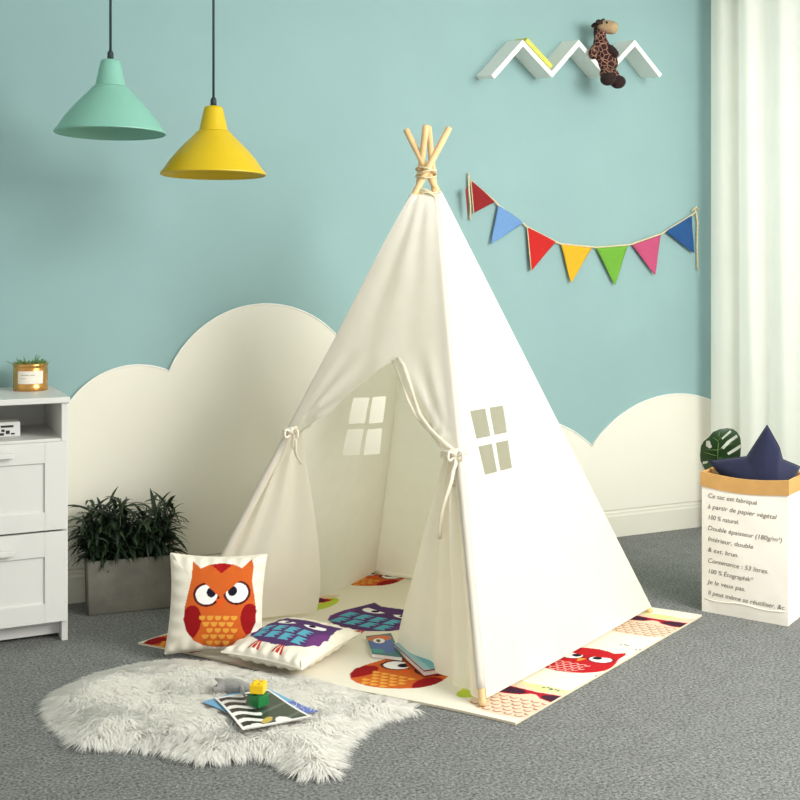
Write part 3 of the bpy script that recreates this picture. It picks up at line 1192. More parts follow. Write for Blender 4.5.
def p_teal(P):
    P.fill(P.u > -1, (40, 110, 118))
    P.fill(P.m_ell(.5, .5, .45, .36), (52, 92, 170))
    P.fill(P.m_ell(.45, .82, .5, .14), (206, 96, 40))
    P.fill(P.m_ell(.42, .70, .22, .12), (240, 236, 228))
    P.fill(P.m_ell(.40, .70, .08, .07), (30, 40, 60))
    P.fill(P.m_ell(.2, .2, .3, .1), (30, 150, 140))


def p_sky(P):
    P.fill(P.u > -1, (120, 182, 214))
    P.fill(P.m_ell(.7, .3, .34, .22), (96, 176, 186))
    P.fill(P.m_ell(.3, .62, .2, .2), (44, 120, 170))
    P.fill(P.m_ell(.3, .66, .09, .1), (240, 240, 236))
    P.fill((P.v < .22), (150, 190, 196))


sheet_book('picture_book', [(372, 654), (402, 657.5), (391, 633), (366, 636)], MAT_Z + .001, .010, p_teal,
           'thin teal picture book lying flat on the mat inside the tent', 'book')
# hardback with raised boards: red spine side, white page block
qb = [(393, 643), (424, 670.5), (457, 665), (427, 641)]
z0 = MAT_Z + .0005
tq = .020
qq = [G(x, y, z0 + tq) for x, y in qb]
hbk = thing('hardcover_book', (sum((p.x for p in qq)) / 4, sum((p.y for p in qq)) / 4, z0), 'light blue hardcover book with red inside edge under the tent flap', 'book')


def bil(u, v): return qq[0].lerp(qq[1], u).lerp(qq[3].lerp(qq[2], u), v)


n = 50
t = MB().grid(lambda u, v: bil(u, v), n, n).build('cover', M['gloss_print'], hbk, fixn=False)
g1, g2 = np.meshgrid(np.linspace(0, 1, n + 1), np.linspace(0, 1, n + 1))
P = Paint(g1.ravel(), g2.ravel(), (255, 255, 255))
p_sky(P)
set_print(t, P.c)
ins = [qq[0].lerp(qq[2], .02), qq[1].lerp(qq[3], .02), qq[2].lerp(qq[0], .02), qq[3].lerp(qq[1], .02)]
dn = [Vector((p.x, p.y, z0 + .003)) for p in ins]
u2 = [Vector((p.x, p.y, z0 + tq - .003)) for p in ins]
MB().add(dn + u2, [(0, 1, 2, 3), (4, 5, 6, 7), (0, 1, 5, 4), (1, 2, 6, 5), (2, 3, 7, 6), (3, 0, 4, 7)]).build('page_block', M['pages'], hbk)
bd = MB()
bd.prism([Vector((p.x, p.y, z0)) for p in qq], (0, 0, .003))
bd.prism([Vector((p.x, p.y, z0 + tq - .0035)) for p in qq], (0, 0, .003))
bd.build('board', M['red_cover'], hbk)

# ================================================================== SHEEPSKIN RUG
out_z = [(22, 130), (38, 105), (60, 90), (95, 75), (120, 65), (160, 55), (200, 45), (245, 42), (290, 40), (330, 42), (370, 46), (430, 60), (475, 62), (520, 66),
         (560, 74), (600, 88), (640, 100), (690, 108), (735, 120), (772, 134), (735, 148), (700, 158), (662, 168), (645, 190), (622, 212), (612, 232), (618, 256), (590, 268), (555, 272),
         (510, 266), (488, 250), (470, 236), (440, 230), (400, 234), (350, 242), (310, 240), (270, 226), (230, 216), (190, 214), (150, 208), (110, 212), (80, 206), (72, 190), (48, 176),
         (34, 156)]
outl = [(x / 1.951 + 30, y / 1.951 + 640) for x, y in out_z]
gp = [G(x, y, .012) for x, y in outl]
rc = sum(gp, Vector()) / len(gp)
# inset for the hair length
poly = []
for i, p in enumerate(gp):
    a, b_ = gp[i - 1], gp[(i + 1) % len(gp)]
    tn = (b_ - a).normalized()
    nn = Vector((tn.y, -tn.x, 0))
    if nn.dot(rc - p) < 0 and True:
        pass
    # inward normal from winding
    poly.append((p, nn))
area = sum(gp[i].x * gp[(i + 1) % len(gp)].y - gp[(i + 1) % len(gp)].x * gp[i].y for i in range(len(gp)))
sgn = -1 if area > 0 else 1
hide = [(p + nn * sgn * .030) for p, nn in poly]
h2 = [(p.x, p.y) for p in hide]
hb_ = np.array(h2)


def edge_dist(x, y):
    a = hb_
    b_ = np.roll(hb_, -1, 0)
    d = b_ - a
    t = np.clip(((x - a[:, 0]) * d[:, 0] + (y - a[:, 1]) * d[:, 1]) / (d ** 2).sum(1), 0, 1)
    q = a + d * t[:, None]
    dd = (q[:, 0] - x) ** 2 + (q[:, 1] - y) ** 2
    k = int(dd.argmin())
    return math.sqrt(dd[k]), (x - q[k, 0], y - q[k, 1])


def hide_z(x, y):
    d, _ = edge_dist(x, y)
    return .006 + .020 * min(1, d / .08) + .006 * noise.noise(Vector((x * 6, y * 6, 0)))


rug = thing('sheepskin_rug', (rc.x, rc.y, 0), 'fluffy white sheepskin rug lying on the grey carpet in front of the tent', 'rug')
v, f = cdt_mesh(h2, [], .03, lambda x, y: Vector((x, y, hide_z(x, y))))
hm = MB().add(v, f)
bl = [Vector((x, y, .001)) for x, y in h2]
hm.build('hide', M['hide'], rug, smooth=True)
# footprints of things lying on the rug
sheet_px = [(214.5, 698), (242.5, 728.5), (312.5, 716), (268, 690)]
blue_px = [(202, 702), (246, 722), (319, 711), (262, 686.5)]
SZ = .050
foot2 = [[(G(x, y, SZ).x, G(x, y, SZ).y) for x, y in sheet_px], [(G(x, y, SZ).x, G(x, y, SZ).y) for x, y in blue_px]]
minx, maxx = hb_[:, 0].min(), hb_[:, 0].max()
miny, maxy = hb_[:, 1].min(), hb_[:, 1].max()
hv, hf, hn = [], [], []
random.seed(3)
NH = 60000
cnt = 0
xs = rng.uniform(minx, maxx, NH * 3)
ys = rng.uniform(miny, maxy, NH * 3)
for x, y in zip(xs, ys):
    if cnt >= NH: break
    if not pip((x, y), h2): continue
    cnt += 1
    d, (ox, oy) = edge_dist(x, y)
    z = hide_z(x, y)
    under = any(pip((x, y), fp) for fp in foot2)
    # lie direction: outward at the rim, swirling tufts inside
    n1 = noise.noise(Vector((x * 7, y * 7, 2)))
    n2 = noise.noise(Vector((x * 7, y * 7, 9)))
    c1_ = noise.noise(Vector((x * 38, y * 38, 4)))
    c2_ = noise.noise(Vector((x * 38, y * 38, 14)))
    wgt = max(0, 1 - d / .07)
    dx = -ox / (d + 1e-5) * wgt * 1.3 + n1 * 1.3 * (1 - wgt) + c1_ * .9 + random.gauss(0, .22)
    dy = -oy / (d + 1e-5) * wgt * 1.3 + n2 * 1.3 * (1 - wgt) - .25 * (1 - wgt) + c2_ * .9 + random.gauss(0, .22)
    hl = math.hypot(dx, dy) + 1e-6
    dx, dy = dx / hl, dy / hl
    L = random.uniform(.034, .058) * (1 + .3 * n1)
    rise = (.42 + .22 * c1_ + random.uniform(-.12, .12)) * (1 - .55 * wgt)
    if under:
        L *= .55
        rise = .12
    wd = random.uniform(.0011, .0019)
    sx_, sy_ = -dy * wd, dx * wd
    k = len(hv)
    p0 = (x, y, z)
    p1 = (x + dx * L * .45, y + dy * L * .45, max(.003, z + rise * L * .55))
    p2 = (x + dx * L, y + dy * L, max(.003, z + rise * L * .55 - (.004 if wgt < .3 else .010 * wgt)))
    hv += [(p0[0] - sx_, p0[1] - sy_, p0[2]), (p0[0] + sx_, p0[1] + sy_, p0[2]), (p1[0] - sx_, p1[1] - sy_, p1[2]), (p1[0] + sx_, p1[1] + sy_, p1[2]), p2]
    hf += [(k, k + 2, k + 3, k + 1), (k + 2, k + 4, k + 3)]
    nv_ = Vector((dx * .25, dy * .25, .9)).normalized()
    hn += [tuple(nv_)] * 5
me = bpy.data.meshes.new('fur')
me.from_pydata([(a - rc.x, b_ - rc.y, c_) for a, b_, c_ in hv], [], hf)
me.materials.append(M['fur'])
me.polygons.foreach_set('use_smooth', [True] * len(me.polygons))
me.normals_split_custom_set_from_vertices(hn)
fo = bpy.data.objects.new('fur', me)
COL.objects.link(fo)
fo.parent = rug
WL[fo.name] = WL[rug.name]
me.polygons.foreach_set('use_smooth', [True] * len(me.polygons))
tag(fo, kind='stuff')


# things on the rug
def p_blue(P):
    P.fill(P.u > -1, (112, 182, 222))
    P.fill((P.u > .55), (92, 118, 196))


def p_zebra(P):
    P.fill(P.u > -1, (246, 246, 242))
    ins = (P.u > .05) & (P.u < .95) & (P.v > .04) & (P.v < .96)
    P.fill(ins, (58, 72, 56))
    w_ = P.u * 1.0 + .05 * np.sin(P.v * 11)
    str_ = ins & (P.v < .46 + .08 * np.sin(P.u * 14)) & (((w_ * 5.2) % 1) < .46)
    P.fill(str_, (244, 244, 238))
    P.fill(ins & (P.v < .40) & ~str_, (34, 38, 30))
    P.fill(ins & (P.v > .45) & (np.abs(((P.u * 3 + P.v * 1.2) % 1) - .5) < .07), (92, 106, 92))
    P.fill(ins & P.m_ell(.86, .42, .05, .12, .6), (206, 180, 84))
    P.fill(ins & (P.m_ell(1.0, .62, .18, .12) | P.m_ell(.99, .22, .1, .1)), (246, 246, 242))


def loose_sheet(name, quad, z, paint, label, cat, n=90):
    q = [G(x, y, z) for x, y in quad]
    base = sum(q, Vector()) / 4
    o = thing(name, (base.x, base.y, z), label, cat)

    def bil(u, v):
        p = q[0].lerp(q[1], u).lerp(q[3].lerp(q[2], u), v)
        p.z = z + .003 * math.sin(u * 4 + v * 2)
        return p
    t = MB().grid(bil, n, n).build('printed_page', M['gloss_print'], o, smooth=True, fixn=False)
    g1, g2 = np.meshgrid(np.linspace(0, 1, n + 1), np.linspace(0, 1, n + 1))
    P = Paint(g1.ravel(), g2.ravel(), (255, 255, 255))
    paint(P)
    set_print(t, P.c)
    MB().grid(lambda u, v: bil(u, v) - UP * .0022, 20, 20).build('back_page', M['pages'], o, smooth=True)
    return o


loose_sheet('picture_card', blue_px, SZ - .006, p_blue, 'blue picture card lying on the sheepskin, mostly under the dark green picture sheet', 'card')
loose_sheet('picture_sheet', sheet_px, SZ, p_zebra, 'white sheet with dark green and striped picture lying on the sheepskin', 'picture')


def brick(name, c, a, h, m, label, rot):
    ex = Vector((math.cos(rot), math.sin(rot), 0))
    ey = Vector((-math.sin(rot), math.cos(rot), 0))
    o = thing(name, c, label, 'toy block', 'toy blocks on the rug')
    MB().box(Vector(c) + UP * h / 2, (a, a, h), ex, ey).build('block_body', M[m], o, bevel=.002)
    for sx in (-1, 1):
        for sy in (-1, 1):
            p = Vector(c) + ex * (sx * a * .25) + ey * (sy * a * .25) + UP * h
            MB().lathe([(a * .15, -.0005), (a * .15, a * .10), (a * .14, a * .115), (0, a * .115)], p, 16).build('stud', M[m], o, smooth=False)


bc = G(258.5, 705, SZ + .004)
bc.z = SZ + .0045
brick('toy_brick', bc, .040, .030, 'toy_green', 'green studded toy block under the yellow one on the picture sheet', .5)
bc2 = bc.copy()
bc2.z += .0302 + .0046
brick('toy_brick', bc2, .038, .024, 'toy_yellow', 'yellow studded toy block stacked on the green one', .95)

# grey plush lying on the rug: pointed snout to the left, body, tail, flippers
tp = [U(212, 690, 3.20), U(217, 688, 3.20), U(224, 685.5, 3.20), U(232, 686, 3.20), U(241, 687, 3.20), U(248, 689, 3.20), U(254, 690, 3.21)]
zt = .055
for i, p in enumerate(tp):
    d_ = G(*proj(p), zt)
    tp[i] = Vector((d_.x, d_.y, zt))
pg = thing('plush_toy', (tp[3].x, tp[3].y, .036), 'small grey plush animal lying on the sheepskin behind the picture sheet', 'soft toy')
bd = MB()
bd.tube(tp, [.004, .011, .019, .023, .021, .014, .006], 16)
bd.build('body', M['plush_grey'], pg, smooth=True, sub=1)
for (a, b_, cpx) in ((2, (214, 678), (222, 681)), (4, (246, 697), (243, 693))):
    e = G(*b_, zt + .012)
    m_ = G(*cpx, zt + .016)
    MB().tube([tp[a], m_, e], [.012, .010, .003], 12, flat=.45).build('flipper', M['plush_grey'], pg, smooth=True, sub=1)
e = tp[1] + UP * .009 - FWD * .008
MB().sphere(e, .0022, 8, 6).build('eye', M['black'], pg, smooth=True)


# ================================================================== PENDANT LAMPS
def pendant(px, rim_y, top_y, cap_y, half_px, D, m, label):
    c = U(px, rim_y, D)
    rr = half_px * D / F
    k = D / F
    hz = (rim_y - cap_y) * k            # rim to cap top
    o = thing('pendant_lamp', (c.x, c.y, c.z), label, 'pendant lamp', 'pendant lamps under the ceiling')
    n_ = rr * .30
    zb = hz * .60
    prof = [(rr, 0), (rr * 1.005, .003), (rr * .985, .008), (rr * .93, hz * .085), (rr * .82, hz * .21), (rr * .69, hz * .33), (rr * .55, hz * .445), (rr * .42, hz * .54), (rr * .345, hz * .60),
            (rr * .325, hz * .625), (rr * .29, hz * .64)]
    inner = [(r_ * .985 - .002, z_ - .002) for r_, z_ in prof[::-1]]
    MB().lathe(prof + inner + [(rr, 0)], c, 72).build('shade', M[m], o, smooth=True)
    MB().lathe([(rr * .285, hz * .635), (rr * .27, hz * .66), (rr * .19, hz * .93), (rr * .172, hz * .985), (rr * .14, hz), (0, hz)], c, 48).build('neck', M[m], o, smooth=True)
    MB().lathe([(.0, hz - .001), (.010, hz), (.010, hz + .022), (.006, hz + .030), (0, hz + .03)], c, 16).build('cord_grip', M['cable'], o, smooth=True)
    MB().tube([c + UP * hz, Vector((c.x, c.y, CEIL - .02))], .0042, 10).build('cord', M['cable'], o, smooth=True)
    MB().lathe([(0, CEIL - c.z - .03), (.045, CEIL - c.z - .03), (.05, CEIL - c.z - .001), (0, CEIL - c.z - .001)], c, 32).build('ceiling_rose', M[m], o, smooth=False)
    MB().lathe([(.014, hz * .66), (.014, hz * .50), (.03, hz * .36), (.036, hz * .25), (.03, hz * .15), (.016, hz * .10), (0, hz * .09)], c, 24).build('bulb', M['bulb'], o, smooth=True)
    return o


pendant(110.5, 133.5, 0, 60, 54.5, 3.62, 'teal_lamp', 'mint green metal pendant lamp hanging upper left')
pendant(213.5, 175, 0, 106.5, 52.5, 3.70, 'yellow_lamp', 'yellow metal pendant lamp hanging right of the mint green one')

# ================================================================== ZIGZAG SHELF
ptsx = [(493, 77), (523, 43), (552, 74.5), (579, 43), (606, 74.5), (635, 43), (661, 76)]
yw = WY - .001
SD = .135
DROOP = .018
ctrl = [ONY(x, y, WY - SD) for x, y in ptsx]
zs = thing('zigzag_shelf', (sum(p.x for p in ctrl) / 7, WY - SD / 2, min(p.z for p in ctrl)), 'white zigzag wall shelf mounted on the teal wall', 'shelf')
# mitred profile: offset both ways along the polyline
T2 = .0105


def offs(sgn_):
    out = []
    for i, p in enumerate(ctrl):
        dirs = []
        if i > 0: dirs.append((ctrl[i] - ctrl[i - 1]).normalized())
        if i < 6: dirs.append((ctrl[i + 1] - ctrl[i]).normalized())
        ns = [Vector((-d.z, 0, d.x)) for d in dirs]
        n_ = sum(ns, Vector()).normalized()
        kf = 1 / max(.3, n_.dot(ns[0]))
        out.append(p + n_ * (sgn_ * T2 * kf))
    return out


uo, lo2 = offs(1), offs(-1)
for i in range(6):
    face = [lo2[i], lo2[i + 1], uo[i + 1], uo[i]]
    MB().prism(face, (0, SD - .0005, DROOP)).build('shelf_board', M['shelf'], zs, bevel=.0012)

# lime book leaning in the first valley
a_, b2 = uo[1].lerp(uo[2], .06), uo[1].lerp(uo[2], .93)
dr = (b2 - a_).normalized()
nr = Vector((-dr.z, 0, dr.x))
lbk = thing('lime_book', ((a_ + b2) / 2), 'thin lime yellow book resting on a slope of the zigzag shelf', 'book')
bk = MB()
yv = Vector((0, .10, DROOP * .7))
for (o0, o1, mi) in ((.0008, .004, 0), (.004, .0185, 1), (.0185, .0215, 0)):
    bk.prism([q_ - Vector((0, .004, 0)) for q_ in (a_ + nr * o0, b2 + nr * o0, b2 + nr * o1, a_ + nr * o1)], yv, 0)
bk.build('book_body', [M['book_lime'], M['pages']], lbk)

# ------------------------------------------------------------------ giraffe
GY = WY - SD - .012


def gq(px, py, dy=0.0): return ONY(px, py, GY + dy + .012)


gr = thing('giraffe_plush', gq(604, 72), 'brown spotted giraffe plush sitting on the zigzag shelf', 'soft toy')
sk = .0045
bdy = MB()
path = [gq(609, 73, .01), gq(607, 66, .012), gq(604, 57, .012), gq(601.5, 48, .012), gq(600, 40, .012), gq(600.5, 34, .01), gq(602, 29, .008)]
bdy.tube(path, [.040, .056, .052, .042, .030, .024, .022], 20)
bdy.build('body', M['giraffe'], gr, smooth=True, sub=1)
hd = MB()
hd.tube([gq(598, 28, .01), gq(601, 26.5, .008), gq(605, 26.5, .004), gq(610, 27.5, 0), gq(614, 28, -.002), gq(617, 28.5, -.002)], [.014, .026, .031, .031, .030, .017], 18)
hd.build('head', M['tan_plush'], gr, smooth=True, sub=1)
MB().sphere(gq(612.5, 28, -.01), (.027, .026, .027), 18, 12).build('muzzle', M['nose_plush'], gr, smooth=True)
for (x, y) in ((597.5, 20), (602.5, 19)):
    MB().tube([gq(x + 2, y + 6, .008), gq(x, y, .006)], [.007, .009], 10).build('horn', M['brown_plush'], gr, smooth=True)
MB().tube([gq(600, 24, .02), gq(595, 24.5, .02), gq(591, 27, .02)], [.008, .014, .007], 12, flat=.5).build('ear', M['brown_plush'], gr, smooth=True, sub=1)
MB().tube([gq(603, 22, -.02), gq(600, 22, -.03), gq(596, 23, -.035)], [.008, .013, .006], 12, flat=.5).build('ear', M['brown_plush'], gr, smooth=True, sub=1)
mn = MB()
for i in range(9):
    t = i / 8
    mn.sphere(gq(598.5 - 2.5 * math.sin(t * 3), 22 + 20 * t, .028), .012, 10, 7)
mn.build('mane', M['brown_plush'], gr, smooth=True)
MB().sphere(gq(607, 22.5, -.024), .0052, 10, 8).build('eye', M['black'], gr, smooth=True)
for (pts_) in ([(597, 46), (592.5, 52), (594, 59)], [(606, 46), (613, 52), (617, 58)]):
    MB().tube([gq(*pts_[0], -.01), gq(*pts_[1], -.03), gq(*pts_[2], -.04)], [.022, .023, .019], 14).build('arm', M['giraffe'] if pts_[0][0] < 600 else M['brown_plush'], gr, smooth=True, sub=1)
for k, (pts_) in enumerate(([(604, 70), (606, 75), (608, 79)], [(611, 70), (614, 77), (618, 82)])):
    lg = MB().tube([gq(*pts_[0], -.03), gq(*pts_[1], -.055), gq(*pts_[2], -.065)], [.027, .027, .024], 14).build('leg', M['giraffe'], gr, smooth=True, sub=1)
    e = gq(*pts_[2], -.068)
    MB().sphere(e, (.034, .036, .029), 16, 10).build('hoof', M['brown_plush'], lg, smooth=True)

# ================================================================== BUNTING
BY = WY - .012
bz_ = lambda x, y, d=0: ONY(x, y, BY - d)
bn = thing('bunting_garland', bz_(585, 248), 'string of seven coloured triangular pennants hanging on the teal wall', 'bunting')
top_line = [(470, 180), (495, 201.5), (498, 205), (524, 224), (527, 227), (556, 242), (561, 244), (592, 247), (596, 247.5), (628, 245), (632, 244), (661, 234), (666, 231), (692, 215), (696, 211)]
cd = MB()
cd.tube([bz_(x, y, .002) for x, y in top_line], .0042, 8)
cd.tube([bz_(468.6, 173, .002), bz_(469, 190, .003), bz_(470.5, 205, .002), bz_(470.5, 220, .002)], .0042, 8)
cd.tube([bz_(695, 208, .002), bz_(697.5, 222, .002), bz_(697, 245, .003), bz_(697.5, 270, .002)], .0042, 8)
cd.tube([bz_(692, 211, .004), bz_(696.5, 207, .008), bz_(699, 210, .004)], .0042, 8)
cd.build('cord', M['cord'], bn, smooth=True)
flags = [((470.5, 180), (495, 202), (473.5, 213), 'f_dred', 'dark red pennant'), ((498, 205), (524, 223), (491, 244), 'f_blue', 'light blue pennant'),
         ((527, 227), (556, 242), (531, 271), 'f_red', 'bright red pennant'),
         ((561, 244.5), (592, 248), (571, 283), 'f_yel', 'yellow pennant'), ((596, 248), (628, 246), (615, 285), 'f_grn', 'lime green pennant'), ((632, 245), (661, 235), (655, 275), 'f_pink', 'pink pennant'),
         ((665, 231.5), (692, 215), (694, 253), 'f_navy', 'dark blue pennant')]
for (a_, b2, t_, m_, lab) in flags:
    PA, PB, PT_ = bz_(*a_, .004), bz_(*b2, .004), bz_(*t_, .012)

    def ff_(u, v, PA=PA, PB=PB, PT_=PT_):
        p = PA.lerp(PB, u).lerp(PT_, v)
        return p - Vector((0, .004 * math.sin(math.pi * u) * (1 - v) + .002 * math.sin(6 * v + u * 3), 0))
    MB().grid(ff_, 10, 12).build('pennant', M[m_], bn, smooth=True, solid=.0015, label=lab, merge=1e-5)
    if m_ in ('f_dred', 'f_red'):
        e = MB().tube([PA - Vector((0, .002, 0)), PT_ - Vector((0, .002, 0))], .0026, 6)
        e.build('trim_cord', M['cord'], bn, smooth=True)
PA, PB, PT_ = bz_(468, 186, .03), bz_(465.5, 190, .05), bz_(468, 219, .03)
MB().grid(lambda u, v: PA.lerp(PB, u).lerp(PT_, v), 6, 10).build('pennant', M['f_dred'], bn, smooth=True, solid=.0015, label='dark red pennant turned edge-on', merge=1e-5)

# ================================================================== PAPER BAG
b0, b1 = G(702, 611), G(788, 626.5)
bex = (b1 - b0)
bw = bex.length
bex.normalize()
bey = Vector((-bex.y, bex.x, 0))
BD = .22
BH = .500
bag = thing('paper_bag', b0 + bex * bw / 2 + bey * BD / 2, 'white paper storage bag with French text and folded brown rim', 'paper bag')
ring0 = [(0, 0), (1, 0), (1, 1), (0, 1)]


def bag_ring(z, out=0.0, n=12):
    pts_ = []
    t = z / BH
    for k in range(4):
        a, b_ = ring0[k], ring0[(k + 1) % 4]
        for i in range(n):
            q = i / n
            u, v = a[0] + (b_[0] - a[0]) * q, a[1] + (b_[1] - a[1]) * q
            bulge = .010 * math.sin(math.pi * q) * math.sin(math.pi * min(1, t * 1.1)) + .003 * noise.noise(Vector((q * 3 + k * 7, t * 5, 2)))
            nx, ny = ((0, -1), (1, 0), (0, 1), (-1, 0))[k]
            sag = 0
            if t > .85 and k in (0, 2): sag = -.012 * math.sin(math.pi * q)
            p = b0 + bex * (u * bw + nx * (bulge + out)) + bey * (v * BD + ny * (bulge + out)) + UP * (z + sag)
            pts_.append(p)
    # keep corners square when pushed out
    for k in range(4):
        cxn = (-1, 1, 1, -1)[k]
        cyn = (-1, -1, 1, 1)[k]
        a = ring0[k]
        pts_[k * n] = b0 + bex * (a[0] * bw + cxn * out) + bey * (a[1] * BD + cyn * out) + UP * z
    return pts_


def ring_mesh(levels):
    v, f = [], []
    n = len(levels[0])
    for L in levels: v += L
    for i in range(len(levels) - 1):
        for k in range(n):
            f.append((i * n + k, i * n + (k + 1) % n, (i + 1) * n + (k + 1) % n, (i + 1) * n + k))
    return v, f


levels = [bag_ring(BH * i / 20) for i in range(21)]
v, f = ring_mesh(levels)
f.append(tuple(range(47, -1, -1)))
MB().add(v, f).build('bag_body', M['bag'], bag, smooth=False, solid=.0015, fixn=True)
BND = .050
levels = [bag_ring(BH - .003, -.004), bag_ring(BH + .002, .0), bag_ring(BH + .001, .004), bag_ring(BH - BND * .5, .0045), bag_ring(BH - BND, .004)]
v, f = ring_mesh(levels)
MB().add(v, f).build('folded_rim', M['kraft'], bag, smooth=False, solid=.001)
levels = [bag_ring(BH - .003, -.0045), bag_ring(BH - .25, -.0045)]
v, f = ring_mesh(levels)
MB().add(v, f).build('lining', M['bag_in'], bag, smooth=False)


def text_part(txt, origin, ex, ey, size, m, parent, name, shear=.22):
    cu = bpy.data.curves.new('lettering', 'FONT')
    cu.body = txt
    cu.size = size
    cu.shear = shear
    tmp = bpy.data.objects.new('lettering_tmp', cu)
    COL.objects.link(tmp)
    dg = bpy.context.evaluated_depsgraph_get()
    me_ = bpy.data.meshes.new_from_object(tmp.evaluated_get(dg))
    bpy.data.objects.remove(tmp)
    vs = [(v_.co.x, v_.co.y) for v_ in me_.vertices]
    fs = [tuple(p.vertices) for p in me_.polygons]
    return vs, fs


lines = ['Ce sac est fabriqué', 'à partir de papier végétal', '100 % naturel.', 'Double épaisseur (180g/m²)', 'Intérieur, double', '& ext. brun.', 'Contenance : 53 litres.',
         '100 % Écographik*', 'Je le veux pas.', 'Il peut même se réutiliser, &c.']
def bag_front(a, z):
    t = z / BH
    q = a
    bulge = .010 * math.sin(math.pi * q) * math.sin(math.pi * min(1, t * 1.1)) + .003 * noise.noise(Vector((q * 3, t * 5, 2)))
    return b0 + bex * (a * bw) - bey * (bulge + .0022) + UP * z


for i, ln in enumerate(lines):
    vs, fs = text_part(ln, None, None, None, .0225, M['ink'], bag, 't')
    wmax = max(x for x, y in vs)
    target = (.62, .86, .40, .92, .58, .40, .76, .58, .48, .96)[i] * bw * .94
    kx = target / wmax
    z = .412 - i * .0385
    tm = MB().add([bag_front((.022 + x * kx) / bw, z + y - (.022 + x * kx) * .035) for x, y in vs], fs)
    tm.build('text_line', M['ink'], bag, fixn=False)
# crease lines near the base
cr = MB()
cr.tube([bag_front(a / 10 * .94 + .03, .048 - .004 * math.sin(a)) for a in range(11)], .0016, 6)
cr.build('bottom_fold', M['bag'], bag, smooth=True)

# star cushion in the bag
sD = (b0 + bex * bw * .75 + bey * .10).dot(FWD)
scx = U(766, 485, sD)
stt = thing('star_cushion', scx - UP * .1, 'navy blue star cushion poking out of the paper bag', 'cushion')
ex_s = (bex + bey * .12).normalized()
ez_s = (-bey + bex * .12).normalized()
ro, ri = 60 * sD / F, 33 * sD / F


def star_r(a):
    # a measured from straight up
    k = (a % (2 * math.pi / 5))
    h = math.pi / 5
    if k > h: k = 2 * h - k
    # straight line between tip (ro,0) and valley (ri,h)
    x0, y0, x1, y1 = ro, 0, ri * math.cos(h), ri * math.sin(h)
    tt = math.tan(k)
    # intersect ray with segment
    den = (y1 - y0) - tt * (x1 - x0)
    s_ = (tt * x0 - y0) / den
    return math.hypot(x0 + s_ * (x1 - x0), y0 + s_ * (y1 - y0))


def bend(x, z):
    # the right arm folds back against the side of the bag
    k = max(0.0, x - .045)
    return scx + ex_s * (min(x, .045) + k * .36) - ez_s * (k * .5) + UP * z


def leg_k(a):
    # lower points are squashed into the bag
    return 1 - .42 * max(0.0, min(1.0, (-math.cos(a) - .1) / .6))


sm = MB()
NA, NR = 100, 14
tilt = math.radians(1)
for sg in (1, -1):
    v, f = [], []
    for j in range(NR + 1):
        q = j / NR
        for i in range(NA):
            a = 2 * math.pi * i / NA
            r = star_r(a) * q * leg_k(a)
            rv = r - .0
            edge = 1 - q ** 2.2
            h = .045 * (edge ** .55) * (1 - .55 * (r / ro))
            aa = a + tilt
            v.append(bend(math.sin(aa) * r, math.cos(aa) * r) + ez_s * (sg * h))
    for j in range(NR):
        for i in range(NA):
            f.append((j * NA + i, j * NA + (i + 1) % NA, (j + 1) * NA + (i + 1) % NA, (j + 1) * NA + i))
    sm.add(v, f)
sm.build('star_body', M['navy'], stt, smooth=True, merge=.0004)
sp = [bend(math.sin(b + tilt) * star_r(b) * leg_k(b), math.cos(b + tilt) * star_r(b) * leg_k(b)) for b in [2 * math.pi * i / NA for i in range(NA + 1)]]
MB().tube(sp, .0018, 6, cap=False).build('seam', M['navy'], stt, smooth=True)

# monstera leaf standing behind the cushion
mD = (b0 + bex * .05 + bey * .165).dot(FWD)
ml = thing('monstera_leaf', U(716, 477, mD), 'single dark green monstera leaf standing behind the navy cushion in the bag', 'leaf')
o_px = [(717.5, 465), (712, 470), (705, 470), (700.5, 461), (700, 455), (701, 446), (704, 441), (709, 437), (713, 432), (720, 429), (727, 428), (733, 429), (737, 432), (740, 437), (741, 444),
        (740.5, 454), (739, 463), (735, 468), (728, 470), (722, 469)]
h_px = [[(706, 441), (709.5, 440.5), (712, 447), (709.5, 448.5), (706, 446)], [(721, 448), (727, 441), (736.5, 434.5), (738, 437), (731, 442), (724, 449)], [(727, 453), (733, 449), (740.8, 444), (740.8, 447.5), (735, 451.5), (728.5, 455)],
        [(703, 461.5), (708, 461), (707, 463.5), (702.5, 464)], [(721.5, 438), (725, 434.5), (730.5, 430), (731.5, 432), (726, 436.5), (722.5, 439.5)]]


def lmap(x, y):
    dd = ((x - 720) / 20) ** 2 * .018 + .012 * math.sin((y - 448) / 9)
    return U(x, y, mD + dd)


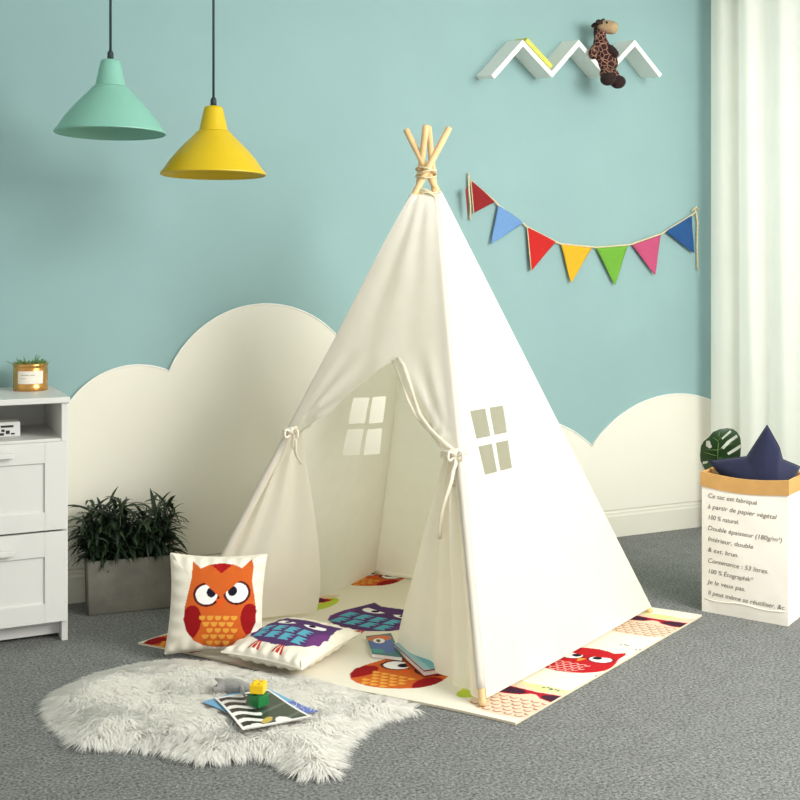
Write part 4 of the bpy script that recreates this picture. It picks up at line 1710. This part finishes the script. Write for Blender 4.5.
v, f = cdt_mesh(o_px, h_px, 1.6, lmap)
MB().add(v, f).build('blade', M['monstera'], ml, smooth=True, solid=.0012)
vn = MB()
vn.tube([lmap(717, 462) - FWD * .003, lmap(717.5, 450) - FWD * .003, lmap(719, 432) - FWD * .003], [.0022, .0016, .0008], 6)
for (xx, yy, x2, y2) in ((717, 456, 703, 452), (717, 458, 736, 458), (717.3, 450, 706, 449.5), (717.5, 450, 733, 443), (718, 441, 712, 437), (718, 440, 728, 433)):
    vn.tube([lmap(xx, yy) - FWD * .003, lmap(x2, y2) - FWD * .003], [.0011, .0005], 5)
vn.build('veins', M['vein'], ml, smooth=True)
stb = b0 + bex * .07 + bey * .15
MB().tube([lmap(717, 463), U(716.5, 478, mD), Vector((stb.x, stb.y, .30)), Vector((stb.x, stb.y, .012))], .0028, 8).build('stem', M['vein'], ml, smooth=True)

# ================================================================== LIGHT
w = bpy.data.worlds.new('daylight')
sc.world = w
w.use_nodes = True
bg = w.node_tree.nodes['Background']
bg.inputs['Color'].default_value = (1.0, .99, .965, 1)
bg.inputs['Strength'].default_value = 0.76


def area(name, pos, target, sx, sy, power, color):
    l = bpy.data.lights.new(name, 'AREA')
    l.shape = 'RECTANGLE'
    l.size, l.size_y = sx, sy
    l.energy = power
    l.color = color
    o = bpy.data.objects.new(name, l)
    COL.objects.link(o)
    o.location = pos
    o.rotation_euler = (Vector(target) - Vector(pos)).to_track_quat('-Z', 'Y').to_euler()
    return o


area('studio_softbox', W(2.4, 1.75, 2.15), W(.2, 3.7, .7), 1.7, 1.6, 124, (1, .99, .97))
area('window_daylight', (RX + .6, 3.1, 1.5), (RX - .5, 3.1, 1.3), 2.4, 2.0, 22, (.97, 1, .98))

# ================================================================== CAMERA
cam = bpy.data.cameras.new('camera')
co = bpy.data.objects.new('camera', cam)
COL.objects.link(co)
co.location = (0, 0, CH)
co.rotation_euler = (math.pi / 2, 0, -TH)
cam.sensor_width = 36
cam.lens = F / 800 * 36
cam.shift_y = -(400 - HZ) / 800
cam.clip_start = .05
sc.camera = co
vs_ = sc.view_settings
vs_.view_transform = 'Standard'
vs_.look = 'None'
vs_.gamma = 1
vs_.use_curve_mapping = False
vs_.exposure = 0.12
